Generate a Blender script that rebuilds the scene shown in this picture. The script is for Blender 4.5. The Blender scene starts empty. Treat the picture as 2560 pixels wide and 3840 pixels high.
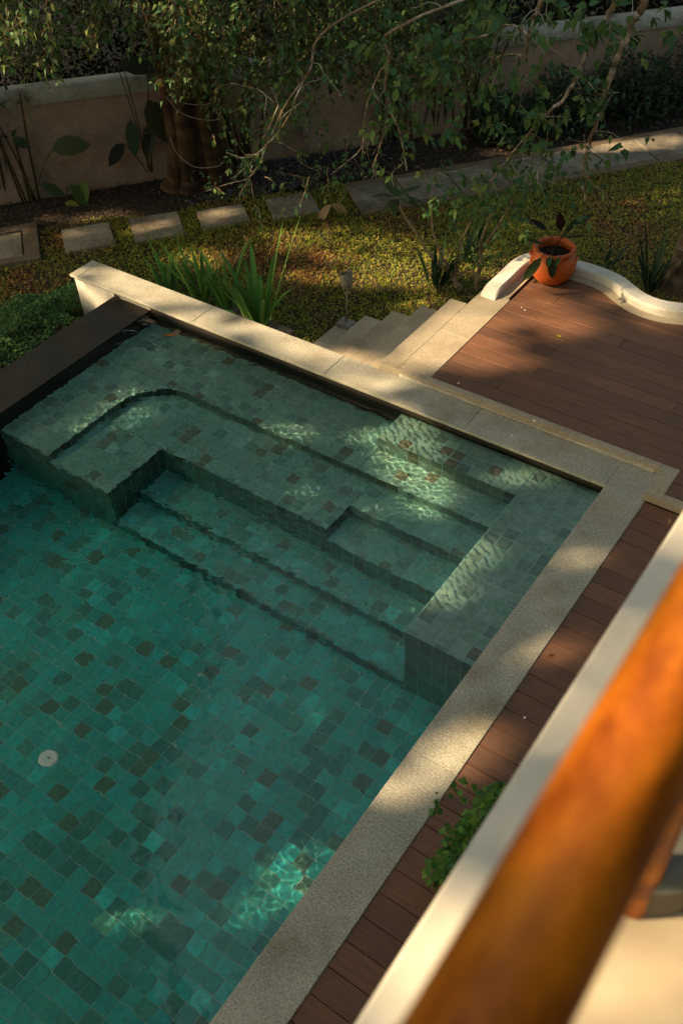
import bpy, math, random
import numpy as np
from mathutils import Matrix, Vector

random.seed(7)
rng = np.random.RandomState(11)
SC = bpy.context.scene
COL = SC.collection

# ------------------------------------------------------------------ camera, light, exposure
R = np.array([[0.8156782704, -0.3814635292, 0.4349189983],
              [0.5770372593, 0.5900222963, -0.5647138136],
              [-0.0411941818, 0.7115892535, 0.7013870356]])
C = np.array([1.5633, -5.2111, 4.8811])
cam = bpy.data.cameras.new('camera')
cam_o = bpy.data.objects.new('camera', cam)
COL.objects.link(cam_o)
M = Matrix(R.tolist()).to_4x4()
M.translation = Vector(C)
cam_o.matrix_world = M
cam.sensor_fit = 'VERTICAL'
cam.sensor_height = 36
cam.lens = 36 * 3603.4 / 3840
cam.clip_start = 0.05
cam.clip_end = 300
cam.dof.use_dof = True
cam.dof.focus_distance = 7.6
cam.dof.aperture_fstop = 2.7
SC.camera = cam_o

SUN_AZ, SUN_EL = math.radians(38), math.radians(35)      # direction the light travels, height above horizon
SD = np.array([math.cos(SUN_AZ) * math.cos(SUN_EL), math.sin(SUN_AZ) * math.cos(SUN_EL), -math.sin(SUN_EL)])
W = bpy.data.worlds.new('World')
SC.world = W
W.use_nodes = True
wn = W.node_tree
bg = wn.nodes['Background']
sky = wn.nodes.new('ShaderNodeTexSky')
sky.sky_type = 'NISHITA'
sky.sun_disc = False
sky.sun_elevation = SUN_EL
sky.sun_rotation = math.atan2(-SD[0], -SD[1])
sky.air_density = 1.0
sky.dust_density = 4.0
sky.ozone_density = 0.6
tint = wn.nodes.new('ShaderNodeMix')
tint.data_type = 'RGBA'
tint.blend_type = 'MULTIPLY'
tint.inputs[0].default_value = 1.0
tint.inputs[7].default_value = (1.0, 0.92, 0.66, 1)
wn.links.new(sky.outputs[0], tint.inputs[6])
wn.links.new(tint.outputs[2], bg.inputs[0])
bg.inputs[1].default_value = 0.125
sun = bpy.data.lights.new('sun', 'SUN')
sun.energy = 4.4
sun.color = (1.0, 0.72, 0.42)
sun.angle = math.radians(1.0)
sun_o = bpy.data.objects.new('sun', sun)
COL.objects.link(sun_o)
sun_o.rotation_euler = Vector(SD).to_track_quat('-Z', 'Y').to_euler()
sun.cycles.is_caustics_light = True
SC.view_settings.view_transform = 'Standard'
SC.view_settings.look = 'None'
SC.view_settings.gamma = 1
SC.view_settings.exposure = 1.55
SC.cycles.caustics_refractive = True
SC.cycles.caustics_reflective = False
SC.cycles.sample_clamp_indirect = 6.0
SC.cycles.max_bounces = 8
SC.cycles.transparent_max_bounces = 8
SC.cycles.use_denoising = True

# ------------------------------------------------------------------ points on the photograph -> places in the world
FD = 3603.4 / (2560 / 1568.)
def ray(x, y):
    d = R @ np.array([(x - 784) / FD, -(y - 1176) / FD, -1.0])
    return d / np.linalg.norm(d)
def gp(x, y, z):                       # on a level plane
    d = ray(x, y)
    return C + d * ((z - C[2]) / d[2])
def vp(x, y, p0):                      # on the upright plane through p0 that faces the balcony
    n = np.array([-0.61, 0.79, 0])
    d = ray(x, y)
    return C + d * (((np.array(p0) - C) @ n) / (d @ n))
def wet(x, y, z, wl=-0.095):           # under water
    d = ray(x, y)
    q = C + d * ((wl - C[2]) / d[2])
    n = np.array([0, 0, 1.])
    r = 1 / 1.333
    c = -d @ n
    e = r * d + (r * c - math.sqrt(1 - r * r * (1 - c * c))) * n
    return q + e * ((z - q[2]) / e[2])

# ------------------------------------------------------------------ materials
def newmat(name):
    m = bpy.data.materials.new(name)
    m.use_nodes = True
    return m, m.node_tree, m.node_tree.nodes['Principled BSDF']
def nd(nt, t, **k):
    n = nt.nodes.new(t)
    for a, b in k.items():
        setattr(n, a, b)
    return n
def objcoord(nt, scale=(1, 1, 1)):
    g = nd(nt, 'ShaderNodeNewGeometry')
    mp = nd(nt, 'ShaderNodeMapping')
    mp.inputs['Scale'].default_value = scale
    nt.links.new(g.outputs['Position'], mp.inputs[0])
    return mp.outputs[0]
def noise(nt, co, scale, detail=4, rough=0.55):
    n = nd(nt, 'ShaderNodeTexNoise')
    n.inputs['Scale'].default_value = scale
    n.inputs['Detail'].default_value = detail
    n.inputs['Roughness'].default_value = rough
    nt.links.new(co, n.inputs['Vector'])
    return n.outputs['Fac']
def ramp(nt, fac, stops):
    r = nd(nt, 'ShaderNodeValToRGB')
    e = r.color_ramp.elements
    while len(e) < len(stops):
        e.new(0.5)
    for k, (p, c) in enumerate(stops):
        e[k].position = p
        e[k].color = (*c, 1)
    nt.links.new(fac, r.inputs[0])
    return r.outputs[0]
def mixc(nt, fac, a, b, mode='MIX'):
    m = nd(nt, 'ShaderNodeMix')
    m.data_type = 'RGBA'
    m.blend_type = mode
    for v, i in ((fac, 0), (a, 6), (b, 7)):
        if hasattr(v, 'links') or isinstance(v, bpy.types.NodeSocket):
            nt.links.new(v, m.inputs[i])
        elif i == 0:
            m.inputs[0].default_value = v
        else:
            m.inputs[i].default_value = (*v, 1)
    return m.outputs[2]
def bump(nt, b, h, strength, dist):
    bp = nd(nt, 'ShaderNodeBump')
    bp.inputs['Strength'].default_value = strength
    bp.inputs['Distance'].default_value = dist
    nt.links.new(h, bp.inputs['Height'])
    nt.links.new(bp.outputs[0], b.inputs['Normal'])

def stone_mat(name, dark, mid, light, speck=260, blotch=(0.86, 1.08), rough=0.75, grain=0.5, stain=None):
    m, nt, b = newmat(name)
    co = objcoord(nt)
    f = noise(nt, co, speck, 2, 0.7)
    f2 = noise(nt, co, speck * 0.42, 2, 0.6)
    fm = nd(nt, 'ShaderNodeMath', operation='MULTIPLY_ADD')
    nt.links.new(f, fm.inputs[0]); fm.inputs[1].default_value = 0.6
    fm2 = nd(nt, 'ShaderNodeMath', operation='MULTIPLY')
    nt.links.new(f2, fm2.inputs[0]); fm2.inputs[1].default_value = 0.4
    nt.links.new(fm2.outputs[0], fm.inputs[2])
    c = ramp(nt, fm.outputs[0], [(0.36, dark), (0.5, mid), (0.62, light)])
    big = ramp(nt, noise(nt, co, 3.1, 5, 0.62), [(0.3, (blotch[0],) * 3), (0.7, (blotch[1],) * 3)])
    c = mixc(nt, 1.0, c, big, 'MULTIPLY')
    if stain:
        sf = ramp(nt, noise(nt, co, 1.7, 6, 0.7), [(0.5, (0, 0, 0)), (0.68, (1, 1, 1))])
        c = mixc(nt, sf, c, mixc(nt, 1.0, c, stain, 'MULTIPLY'))
    nt.links.new(c, b.inputs['Base Color'])
    b.inputs['Roughness'].default_value = rough
    bump(nt, b, f, grain, 0.002)
    return m
M_coping = stone_mat('coping_granite', (0.15, 0.15, 0.12), (0.35, 0.345, 0.285), (0.58, 0.57, 0.48), 200, (0.76, 1.14), stain=(0.74, 0.68, 0.56))
M_step = stone_mat('step_stone', (0.26, 0.22, 0.155), (0.37, 0.32, 0.235), (0.46, 0.41, 0.32), 170, stain=(0.8, 0.76, 0.68))
M_pave = stone_mat('paving_stone', (0.18, 0.155, 0.12), (0.27, 0.24, 0.185), (0.36, 0.32, 0.25), 60, (0.5, 1.2), stain=(0.5, 0.44, 0.38))
M_pavedge = stone_mat('paving_edge', (0.13, 0.09, 0.055), (0.18, 0.13, 0.08), (0.23, 0.17, 0.11), 60, (0.6, 1.1))
M_grout = stone_mat('grout_bed', (0.26, 0.48, 0.41), (0.32, 0.54, 0.46), (0.38, 0.60, 0.52), 90)
M_dark = stone_mat('dark_wet_stone', (0.008, 0.0055, 0.004), (0.015, 0.0105, 0.0075), (0.03, 0.022, 0.015), 120, (0.5, 1.7), rough=0.7, grain=0.4, stain=(1.3, 1.1, .8))
M_white = stone_mat('white_paint', (0.60, 0.58, 0.52), (0.66, 0.64, 0.58), (0.70, 0.68, 0.62), 40, (0.82, 1.06), stain=(0.72, 0.72, 0.66))
M_kerb = stone_mat('kerb_paint', (0.58, 0.56, 0.50), (0.66, 0.64, 0.57), (0.72, 0.70, 0.63), 90, (0.85, 1.05), stain=(0.8, 0.8, 0.74))
M_wall = stone_mat('garden_wall_paint', (0.27, 0.185, 0.13), (0.31, 0.212, 0.15), (0.34, 0.235, 0.17), 30, (0.74, 1.12), rough=0.85, stain=(0.72, 0.68, 0.62))
M_wallcap = stone_mat('wall_cap_paint', (0.30, 0.29, 0.24), (0.36, 0.35, 0.29), (0.42, 0.41, 0.35), 30, (0.6, 1.1), stain=(0.5, 0.42, 0.34))
M_earth = stone_mat('earth', (0.012, 0.008, 0.005), (0.03, 0.02, 0.012), (0.06, 0.04, 0.024), 40, (0.6, 1.3), rough=0.95)
M_ledge = stone_mat('balcony_plaster', (0.74, 0.70, 0.58), (0.78, 0.74, 0.62), (0.82, 0.78, 0.66), 14, (0.9, 1.05))
M_floor = stone_mat('balcony_floor', (0.60, 0.51, 0.35), (0.64, 0.55, 0.385), (0.68, 0.59, 0.42), 9, (0.88, 1.07), stain=(.9, .88, .82))
M_plaster = stone_mat('light_scuff', (0.36, 0.36, 0.29), (0.46, 0.45, 0.37), (0.56, 0.55, 0.46), 60, (0.7, 1.15))

def attr_mat(name, rough=0.5, translucent=0.0, mott=None, spec=0.5, bumpy=None, stretch=(1, 1, 1)):
    m, nt, b = newmat(name)
    a = nd(nt, 'ShaderNodeAttribute')
    a.attribute_name = 'col'
    c = a.outputs['Color']
    if mott:
        co = objcoord(nt, stretch)
        f = noise(nt, co, mott[0], 5, 0.65)
        c = mixc(nt, 1.0, c, ramp(nt, f, [(0.25, (mott[1],) * 3), (0.75, (mott[2],) * 3)]), 'MULTIPLY')
    nt.links.new(c, b.inputs['Base Color'])
    b.inputs['Roughness'].default_value = rough
    b.inputs['Specular IOR Level'].default_value = spec
    if bumpy:
        co = objcoord(nt, stretch)
        bump(nt, b, noise(nt, co, bumpy[0], 3), bumpy[1], 0.003)
    if translucent:
        tr = nd(nt, 'ShaderNodeBsdfTranslucent')
        nt.links.new(c, tr.inputs[0])
        ms = nd(nt, 'ShaderNodeMixShader')
        ms.inputs[0].default_value = translucent
        nt.links.new(b.outputs[0], ms.inputs[1])
        nt.links.new(tr.outputs[0], ms.inputs[2])
        out = [n for n in nt.nodes if n.type == 'OUTPUT_MATERIAL'][0]
        nt.links.new(ms.outputs[0], out.inputs[0])
    return m
M_leaf = attr_mat('leaf', 0.55, 0.3, spec=0.22)
M_shade_leaf = attr_mat('woodland_leaf', 0.8, 0.15, spec=0.05)
M_tile = attr_mat('pool_tile', 0.5, 0, (24, 0.62, 1.32), bumpy=(60, 0.4))
M_chip = attr_mat('bark_chips', 0.85)
M_bark = attr_mat('bark', 0.85, 0, (26, 0.4, 1.6), bumpy=(45, 1.0), stretch=(1, 1, .22), spec=.2)

# deck boards: fine grooves along each board
def deck_mat():
    m, nt, b = newmat('deck_board')
    g = nd(nt, 'ShaderNodeNewGeometry')
    sep = nd(nt, 'ShaderNodeSeparateXYZ')
    nt.links.new(g.outputs['Position'], sep.inputs[0])
    mu = nd(nt, 'ShaderNodeMath', operation='MULTIPLY')
    nt.links.new(sep.outputs['Y'], mu.inputs[0]); mu.inputs[1].default_value = 2 * math.pi / 0.0125
    sn = nd(nt, 'ShaderNodeMath', operation='SINE')
    nt.links.new(mu.outputs[0], sn.inputs[0])
    ma = nd(nt, 'ShaderNodeMath', operation='MULTIPLY_ADD')
    nt.links.new(sn.outputs[0], ma.inputs[0]); ma.inputs[1].default_value = 0.5; ma.inputs[2].default_value = 0.5
    co = objcoord(nt, (1, 9, 1))
    f = noise(nt, co, 5, 5, 0.6)
    a = nd(nt, 'ShaderNodeObjectInfo')
    c = ramp(nt, f, [(0.3, (0.15, 0.068, 0.036)), (0.7, (0.225, 0.105, 0.056))])
    c = mixc(nt, 1.0, c, ramp(nt, a.outputs['Random'], [(0, (0.74, 0.75, 0.77)), (1, (1.2, 1.17, 1.13))]), 'MULTIPLY')
    gr = ramp(nt, ma.outputs[0], [(0.12, (0.45, 0.45, 0.45)), (0.45, (1, 1, 1))])
    c = mixc(nt, 1.0, c, gr, 'MULTIPLY')
    d2 = ramp(nt, noise(nt, objcoord(nt), 2.3, 6, .7), [(0.35, (0.86, 0.88, 0.9)), (0.65, (1.06, 1.03, 1.0))])
    c = mixc(nt, 1.0, c, d2, 'MULTIPLY')
    nt.links.new(c, b.inputs['Base Color'])
    b.inputs['Roughness'].default_value = 0.62
    bump(nt, b, ma.outputs[0], 0.6, 0.003)
    return m
M_deck = deck_mat()

def plain(name, col, rough=0.5, spec=0.5, mott=None, metal=0.0):
    m, nt, b = newmat(name)
    b.inputs['Base Color'].default_value = (*col, 1)
    b.inputs['Roughness'].default_value = rough
    b.inputs['Specular IOR Level'].default_value = spec
    b.inputs['Metallic'].default_value = metal
    if mott:
        co = objcoord(nt)
        f = noise(nt, co, mott[0], 5, 0.6)
        lo = tuple(v * mott[1] for v in col); hi = tuple(v * mott[2] for v in col)
        nt.links.new(ramp(nt, f, [(0.3, lo), (0.7, hi)]), b.inputs['Base Color'])
        bump(nt, b, f, 0.25, 0.004)
    return m
M_terra = plain('terracotta', (0.50, 0.105, 0.018), 0.5, 0.4, (14, 0.75, 1.15))
M_soil = plain('soil', (0.012, 0.009, 0.006), 0.95, 0.2, (60, 0.5, 2.0))
M_lampm = plain('lamp_metal', (0.22, 0.20, 0.17), 0.5, 0.5, (30, 0.85, 1.15))
M_glass = plain('lamp_lens', (0.05, 0.06, 0.08), 0.15)
M_wire = plain('pale_wire', (0.26, 0.20, 0.19), 0.6)
M_drain = plain('white_plastic', (0.92, 0.92, 0.86), 0.5)
M_hole = plain('dark_hole', (0.02, 0.02, 0.02), 0.8)
M_grey = plain('grey_glaze', (0.20, 0.21, 0.18), 0.45, 0.5, (5, 0.8, 1.2))
M_stoolbase = plain('stool_side_shade', (0.05, 0.048, 0.04), 0.5)  # stool side coloured dark to stand for its shade
M_box = plain('box_plastic', (0.22, 0.18, 0.14), 0.6)
M_bulb = plain('amber_plastic', (0.42, 0.22, 0.05), 0.4)
M_inner = plain('dark_interior', (0.045, 0.032, 0.022), 0.9)
M_under = plain('shadow_gap', (0.03, 0.02, 0.015), 0.9)

def bamboo_mat():
    m, nt, b = newmat('varnished_bamboo')
    co = objcoord(nt, (1, 0.4, 1))
    f = noise(nt, co, 26, 6, 0.65)
    f3 = noise(nt, objcoord(nt, (1, .6, 1)), 13, 4, 0.55)
    c = ramp(nt, f, [(0.25, (0.26, 0.065, 0.005)), (0.45, (0.48, 0.135, 0.007)), (0.62, (0.62, 0.19, 0.010)), (0.8, (0.70, 0.245, 0.016))])
    c = mixc(nt, 1.0, c, ramp(nt, f3, [(0.34, (0.5, 0.4, 0.34)), (0.52, (0.97, 0.95, 0.92)), (0.68, (1.22, 1.18, 1.0))]), 'MULTIPLY')
    s = nd(nt, 'ShaderNodeTexVoronoi')
    s.inputs['Scale'].default_value = 7.5
    nt.links.new(objcoord(nt, (1.0, .9, 1.0)), s.inputs['Vector'])
    k = ramp(nt, s.outputs['Distance'], [(0.08, (0.22, 0.13, 0.12)), (0.2, (0.7, 0.6, 0.55)), (0.3, (1, 1, 1))])
    c = mixc(nt, 1.0, c, k, 'MULTIPLY')
    nt.links.new(c, b.inputs['Base Color'])
    b.inputs['Roughness'].default_value = 0.5
    b.inputs['Specular IOR Level'].default_value = 0.25
    b.inputs['Coat Weight'].default_value = 0.0
    b.inputs['Coat Roughness'].default_value = 0.25
    return m
M_bamboo = bamboo_mat()

def water_mat():
    m, nt, b = newmat('pool_water')
    b.inputs['Base Color'].default_value = (0.75, 0.95, 0.95, 1)
    b.inputs['Transmission Weight'].default_value = 1
    b.inputs['IOR'].default_value = 1.333
    b.inputs['Roughness'].default_value = 0
    return m
M_water = water_mat()

# ------------------------------------------------------------------ object helpers
def tag(o, label=None, cat=None, group=None, kind=None):
    if label: o['label'] = label
    if cat: o['category'] = cat
    if group: o['group'] = group
    if kind: o['kind'] = kind
    return o
def empty(name, loc=(0, 0, 0)):
    o = bpy.data.objects.new(name, None)
    o.empty_display_size = 0.2
    o.location = loc
    COL.objects.link(o)
    return o
def link(name, me, parent=None):
    o = bpy.data.objects.new(name, me)
    COL.objects.link(o)
    if parent:
        o.parent = parent
        o.matrix_parent_inverse = Matrix.Translation(-Vector(wloc(parent)))
    return o
def wloc(o):
    return o.location if o.type == 'EMPTY' else (0, 0, 0)
class MB:
    def __init__(s):
        s.v, s.f, s.c, s.n, s.sm = [], [], [], 0, []
        s.hascol = False
    def add(s, v, f, col=None, smooth=False):
        v = np.asarray(v, float)
        s.v.append(v)
        for q in f:
            s.f.append(tuple(int(i) + s.n for i in q)); s.sm.append(smooth)
        s.n += len(v)
        if col is not None:
            s.hascol = True
            s.c.append(np.tile(np.array(col, float), (len(v), 1)) if np.ndim(col) == 1 else np.asarray(col, float))
        else:
            s.c.append(np.full((len(v), 3), .5))
    def box(s, a, b, col=None, rot=None, org=None):
        v = np.array([(x, y, z) for x in (a[0], b[0]) for y in (a[1], b[1]) for z in (a[2], b[2])], float)
        if rot is not None:
            v = v @ np.array(rot).T + np.array(org)
        s.add(v, [(0, 1, 3, 2), (4, 6, 7, 5), (0, 4, 5, 1), (2, 3, 7, 6), (0, 2, 6, 4), (1, 5, 7, 3)], col)
    def bevbox(s, a, b, r=0.004, col=None, tilt=0):     # slab with its upper edges chamfered
        x0, y0, z0 = a; x1, y1, z1 = b
        t = [random.uniform(-tilt, tilt) for _ in range(4)]
        v = [(x0, y0, z0), (x1, y0, z0), (x1, y1, z0), (x0, y1, z0),
             (x0, y0, z1 - r), (x1, y0, z1 - r), (x1, y1, z1 - r), (x0, y1, z1 - r),
             (x0 + r, y0 + r, z1 + t[0]), (x1 - r, y0 + r, z1 + t[1]), (x1 - r, y1 - r, z1 + t[2]), (x0 + r, y1 - r, z1 + t[3])]
        f = [(0, 3, 2, 1)] + [(i, (i + 1) % 4, 4 + (i + 1) % 4, 4 + i) for i in range(4)] + \
            [(4 + i, 4 + (i + 1) % 4, 8 + (i + 1) % 4, 8 + i) for i in range(4)] + [(8, 9, 10, 11)]
        s.add(v, f, col)
    def tube(s, pts, rad, col=None, n=7, cap=True):
        pts = np.asarray(pts, float)
        rad = np.broadcast_to(np.asarray(rad, float), (len(pts),))
        T = np.gradient(pts, axis=0)
        T /= np.linalg.norm(T, axis=1)[:, None] + 1e-9
        up = np.array([0.123, 0.321, 0.94])
        vs = []
        for p, t, r in zip(pts, T, rad):
            a = np.cross(t, up)
            if np.linalg.norm(a) < 1e-3: a = np.cross(t, [1, 0, 0])
            a /= np.linalg.norm(a); b = np.cross(t, a)
            for k in range(n):
                th = 2 * math.pi * k / n
                vs.append(p + r * (a * math.cos(th) + b * math.sin(th)))
        f = [(i * n + k, i * n + (k + 1) % n, (i + 1) * n + (k + 1) % n, (i + 1) * n + k) for i in range(len(pts) - 1) for k in range(n)]
        if cap:
            f.append(tuple(range(n))[::-1]); f.append(tuple((len(pts) - 1) * n + k for k in range(n)))
        s.add(vs, f, col, True)
    def lathe(s, prof, org, n=40, col=None):
        vs = [(org[0] + r * math.cos(2 * math.pi * k / n), org[1] + r * math.sin(2 * math.pi * k / n), org[2] + z) for r, z in prof for k in range(n)]
        f = [(i * n + k, i * n + (k + 1) % n, (i + 1) * n + (k + 1) % n, (i + 1) * n + k) for i in range(len(prof) - 1) for k in range(n)]
        s.add(vs, f, col, True)
    def mesh(s, name, m):
        me = bpy.data.meshes.new(name)
        v = np.concatenate(s.v)
        me.from_pydata(v.tolist(), [], s.f)
        me.polygons.foreach_set('use_smooth', s.sm)
        if s.hascol:
            a = me.attributes.new('col', 'FLOAT_COLOR', 'POINT')
            c = np.concatenate(s.c)
            a.data.foreach_set('color', np.concatenate([c, np.ones((len(c), 1))], 1).ravel())
        me.materials.append(m)
        me.update()
        return me
    def build(s, name, m, parent=None):
        return link(name, s.mesh(name, m), parent)

def leaf_mesh(name, P, D, N, L, Wd, col, shape='pointed', fold=0.18, droop=0.0, m=None):
    """many leaves at once: base P, direction D, face normal N, length L, width Wd, colour col"""
    n = len(P)
    P, D, N = (np.asarray(a, float) for a in (P, D, N))
    D = D / (np.linalg.norm(D, axis=1)[:, None] + 1e-9)
    S = np.cross(D, N); S /= np.linalg.norm(S, axis=1)[:, None] + 1e-9
    U = np.cross(S, D)
    L = np.broadcast_to(L, (n,))[:, None]; Wd = np.broadcast_to(Wd, (n,))[:, None]
    if shape == 'blade':      # long blade, 4 segments along
        ts = [(0, .55), (.3, 1), (.65, .8), (.88, .4), (1, .02)]
        vs = []
        for t, w in ts:
            dz = -droop * t * t
            c = P + D * L * t + np.array([0, 0, 1]) * L * dz
            vs += [c - S * Wd * .5 * w + U * Wd * fold * w, c, c + S * Wd * .5 * w + U * Wd * fold * w]
        V = np.stack(vs, 1)
        f = []
        for i in range(4):
            b = 3 * i
            f += [(b, b + 1, b + 4, b + 3), (b + 1, b + 2, b + 5, b + 4)]
    elif shape == 'oval':
        ts = [(.0, .08), (.22, .8), (.5, 1), (.78, .72), (1, .05)]
        vs = []
        for t, w in ts:
            dz = -droop * t * t
            c = P + D * L * t + np.array([0, 0, 1]) * L * dz
            vs += [c - S * Wd * .5 * w + U * Wd * fold * w, c, c + S * Wd * .5 * w + U * Wd * fold * w]
        V = np.stack(vs, 1)
        f = []
        for i in range(4):
            b = 3 * i
            f += [(b, b + 1, b + 4, b + 3), (b + 1, b + 2, b + 5, b + 4)]
    elif shape == 'pointed':
        V = np.stack([P, P + D * L * .42 - S * Wd * .5 + U * Wd * fold, P + D * L * .42 + S * Wd * .5 + U * Wd * fold, P + D * L * .5, P + D * L + np.array([0, 0, -1]) * L * droop], 1)
        f = [(0, 3, 1), (0, 2, 3), (1, 3, 4), (3, 2, 4)]
    else:                     # chip: single quad
        V = np.stack([P, P + D * L * .5 - S * Wd * .5, P + D * L, P + D * L * .5 + S * Wd * .5], 1)
        f = [(0, 3, 2, 1)]
    k = V.shape[1]
    me = bpy.data.meshes.new(name)
    Vf = V.reshape(-1, 3)
    me.vertices.add(len(Vf)); me.vertices.foreach_set('co', Vf.ravel())
    off = (np.arange(n) * k)[:, None]
    starts, loops = [], []
    F = [np.array(q) for q in f]
    lp = np.concatenate([(off + q[None, :]) for q in F], 1)
    lens = np.tile([len(q) for q in F], n)
    me.loops.add(lp.size); me.loops.foreach_set('vertex_index', lp.ravel().astype(np.int32))
    me.polygons.add(len(lens))
    me.polygons.foreach_set('loop_start', np.concatenate([[0], np.cumsum(lens)[:-1]]).astype(np.int32))
    a = me.attributes.new('col', 'FLOAT_COLOR', 'POINT')
    col = np.asarray(col, float)
    cc = np.repeat(col, k, 0)
    a.data.foreach_set('color', np.concatenate([cc, np.ones((len(cc), 1))], 1).ravel())
    me.polygons.foreach_set('use_smooth', np.ones(len(lens), bool))
    me.materials.append(m or M_leaf)
    me.update(calc_edges=True)
    me.validate()
    return me
def rdir(n):
    v = rng.normal(size=(n, 3))
    return v / np.linalg.norm(v, axis=1)[:, None]
def pick(cols, n, jit=0.2):
    cols = np.array(cols)
    c = cols[rng.randint(len(cols), size=n)]
    return np.clip(c * (1 + rng.uniform(-jit, jit, (n, 1))), 0.002, 1)
def spline(pts, k=6):
    pts = np.asarray(pts, float)
    if len(pts) < 3:
        t = np.linspace(0, 1, k + 1)[:, None]
        return pts[0] * (1 - t) + pts[-1] * t
    P = np.vstack([2 * pts[0] - pts[1], pts, 2 * pts[-1] - pts[-2]])
    out = []
    for i in range(1, len(P) - 2):
        for t in np.linspace(0, 1, k, endpoint=False):
            a, b, c, d = P[i - 1], P[i], P[i + 1], P[i + 2]
            out.append(.5 * ((2 * b) + (-a + c) * t + (2 * a - 5 * b + 4 * c - d) * t * t + (-a + 3 * b - 3 * c + d) * t ** 3))
    out.append(pts[-1])
    return np.array(out)

# ------------------------------------------------------------------ ground
G = -0.75
U2 = np.array([0.629, 0.777, 0.0]); N2 = np.array([-0.777, 0.629, 0.0])
def un(u, n, z=0.0):
    return U2 * u + N2 * n + np.array([0, 0, z])
mb = MB()
x0, x1, y0, y1 = -70, 40, -40, 80
hx0, hx1, hy0, hy1 = -5.05, 0.05, -12.0, 0.25          # the pool is sunk through the ground
for a, b in (((x0, y0), (hx0, y1)), ((hx1, y0), (x1, y1)), ((hx0, y0), (hx1, hy0)), ((hx0, hy1), (hx1, y1))):
    mb.add([(a[0], a[1], G - .03), (b[0], a[1], G - .03), (b[0], b[1], G - .03), (a[0], b[1], G - .03)], [(0, 1, 2, 3)])
tag(mb.build('ground', M_earth), kind='structure')
PLACE = {}
# CONTINUE

# ------------------------------------------------------------------ pool
WL = -0.095
PITCH = 0.107
TREADS = [  # x0, x1, y0, y1, z  (upper faces of the benches and steps under water)
    (-1.79, -0.55, -0.33, 0.03, -0.14), (-0.55, 0.03, -1.87, 0.03, -0.14),
    (-4.62, -1.79, -0.62, 0.03, -0.34), (-1.79, -0.55, -0.62, -0.33, -0.34), (-4.62, -4.02, -1.86, -0.62, -0.34),
    (-4.02, -1.65, -1.23, -0.62, -0.46), (-1.65, -0.55, -0.93, -0.62, -0.46), (-4.02, -3.35, -1.86, -1.23, -0.46),
    (-1.65, -0.55, -1.25, -0.93, -0.62), (-3.35, -0.55, -1.56, -1.25, -0.86), (-3.35, -1.65, -1.25, -1.23, -0.86),
    (-3.35, -0.55, -1.86, -1.56, -0.98), (-4.62, 0.03, -8.2, -1.87, -1.08)]
RISERS = [  # ('y' face toward -y / 'x' face toward +x), fixed, a0, a1, z0, z1
    ('y', -0.33, -1.79, -0.55, -0.34, -0.14), ('y', -1.87, -0.55, 0.03, -1.08, -0.14),
    ('y', -0.62, -4.02, -0.55, -0.46, -0.34), ('y', -1.87, -4.62, -4.02, -1.08, -0.34),
    ('x', -4.02, -1.86, -0.62, -0.46, -0.34),
    ('y', -1.23, -3.35, -1.65, -0.86, -0.46), ('y', -1.87, -4.02, -3.35, -1.08, -0.46),
    ('x', -3.35, -1.86, -1.23, -0.98, -0.46), ('y', -0.93, -1.65, -0.55, -0.62, -0.46), ('x', -1.65, -1.23, -0.93, -0.62, -0.46),
    ('y', -1.25, -1.65, -0.55, -0.86, -0.62), ('y', -1.56, -3.35, -0.55, -0.98, -0.86),
    ('y', -1.87, -3.35, -0.55, -1.08, -0.98)]
shell = MB()
e = 0.0018                                    # tiles stand on this bed
for (a0, a1, b0, b1, z) in TREADS:
    shell.box((a0 + .002, b0 + e, z - 1.0 if z > -1 else z - .3), (a1 - e, b1 - .002, z - e - .0002 * TREADS.index((a0, a1, b0, b1, z))))
CX, CY, CR = -3.60, -1.04, .42        # rounded inner corner of the upper bench
arc = [(CX + CR * math.cos(t), CY + CR * math.sin(t)) for t in np.linspace(math.pi, math.pi / 2, 7)]
pv_ = [(-4.02, -.62)] + arc[::-1]
shell.add([(x, y, -.3420) for x, y in pv_] + [(x, y, -.47) for x, y in pv_], [tuple(range(len(pv_)))[::-1]] + [(i, i + 1, len(pv_) + i + 1, len(pv_) + i) for i in range(1, len(pv_) - 1)])
shell.box((0.03, -8.2, -1.4), (0.29, 0.29, -0.032))
shell_o = shell.build('pool', M_grout)
tag(shell_o, kind='structure')
dk = MB()
dk.box((-5.10, -9.0, G - .3), (-4.62, 0.03, -0.086))
dk.box((-4.62, 0.03, -1.0), (-1.79, 0.06, -0.031))
dk.box((-1.79, 0.03, -0.4), (0.028, 0.05, -0.031))
dko = dk.build('dark_stone_ledge', M_dark)
tag(dko, 'dark wet stone overflow ledge along the left side of the pool', 'pool ledge')
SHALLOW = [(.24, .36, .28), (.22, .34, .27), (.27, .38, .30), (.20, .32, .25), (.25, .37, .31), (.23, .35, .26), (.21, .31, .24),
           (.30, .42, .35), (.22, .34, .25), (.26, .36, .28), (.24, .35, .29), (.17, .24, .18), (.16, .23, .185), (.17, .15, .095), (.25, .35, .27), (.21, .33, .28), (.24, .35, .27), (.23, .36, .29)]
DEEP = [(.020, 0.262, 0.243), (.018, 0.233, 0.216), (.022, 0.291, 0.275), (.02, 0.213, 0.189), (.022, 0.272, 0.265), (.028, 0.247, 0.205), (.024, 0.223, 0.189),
        (.03, 0.330, 0.308), (.024, 0.238, 0.221), (.026, 0.257, 0.227), (.018, 0.204, 0.194), (.02, 0.242, 0.238), (.028, 0.276, 0.238), (.035, 0.145, 0.113), (.025, 0.136, 0.119), (.05, 0.116, 0.081), (.03, 0.184, 0.162), (.04, 0.194, 0.151), (.022, 0.247, 0.227), (.024, 0.228, 0.205), (.02, 0.272, 0.254), (.026, 0.242, 0.216), (.022, .250, .225), (.021, .262, .235)]
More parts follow.
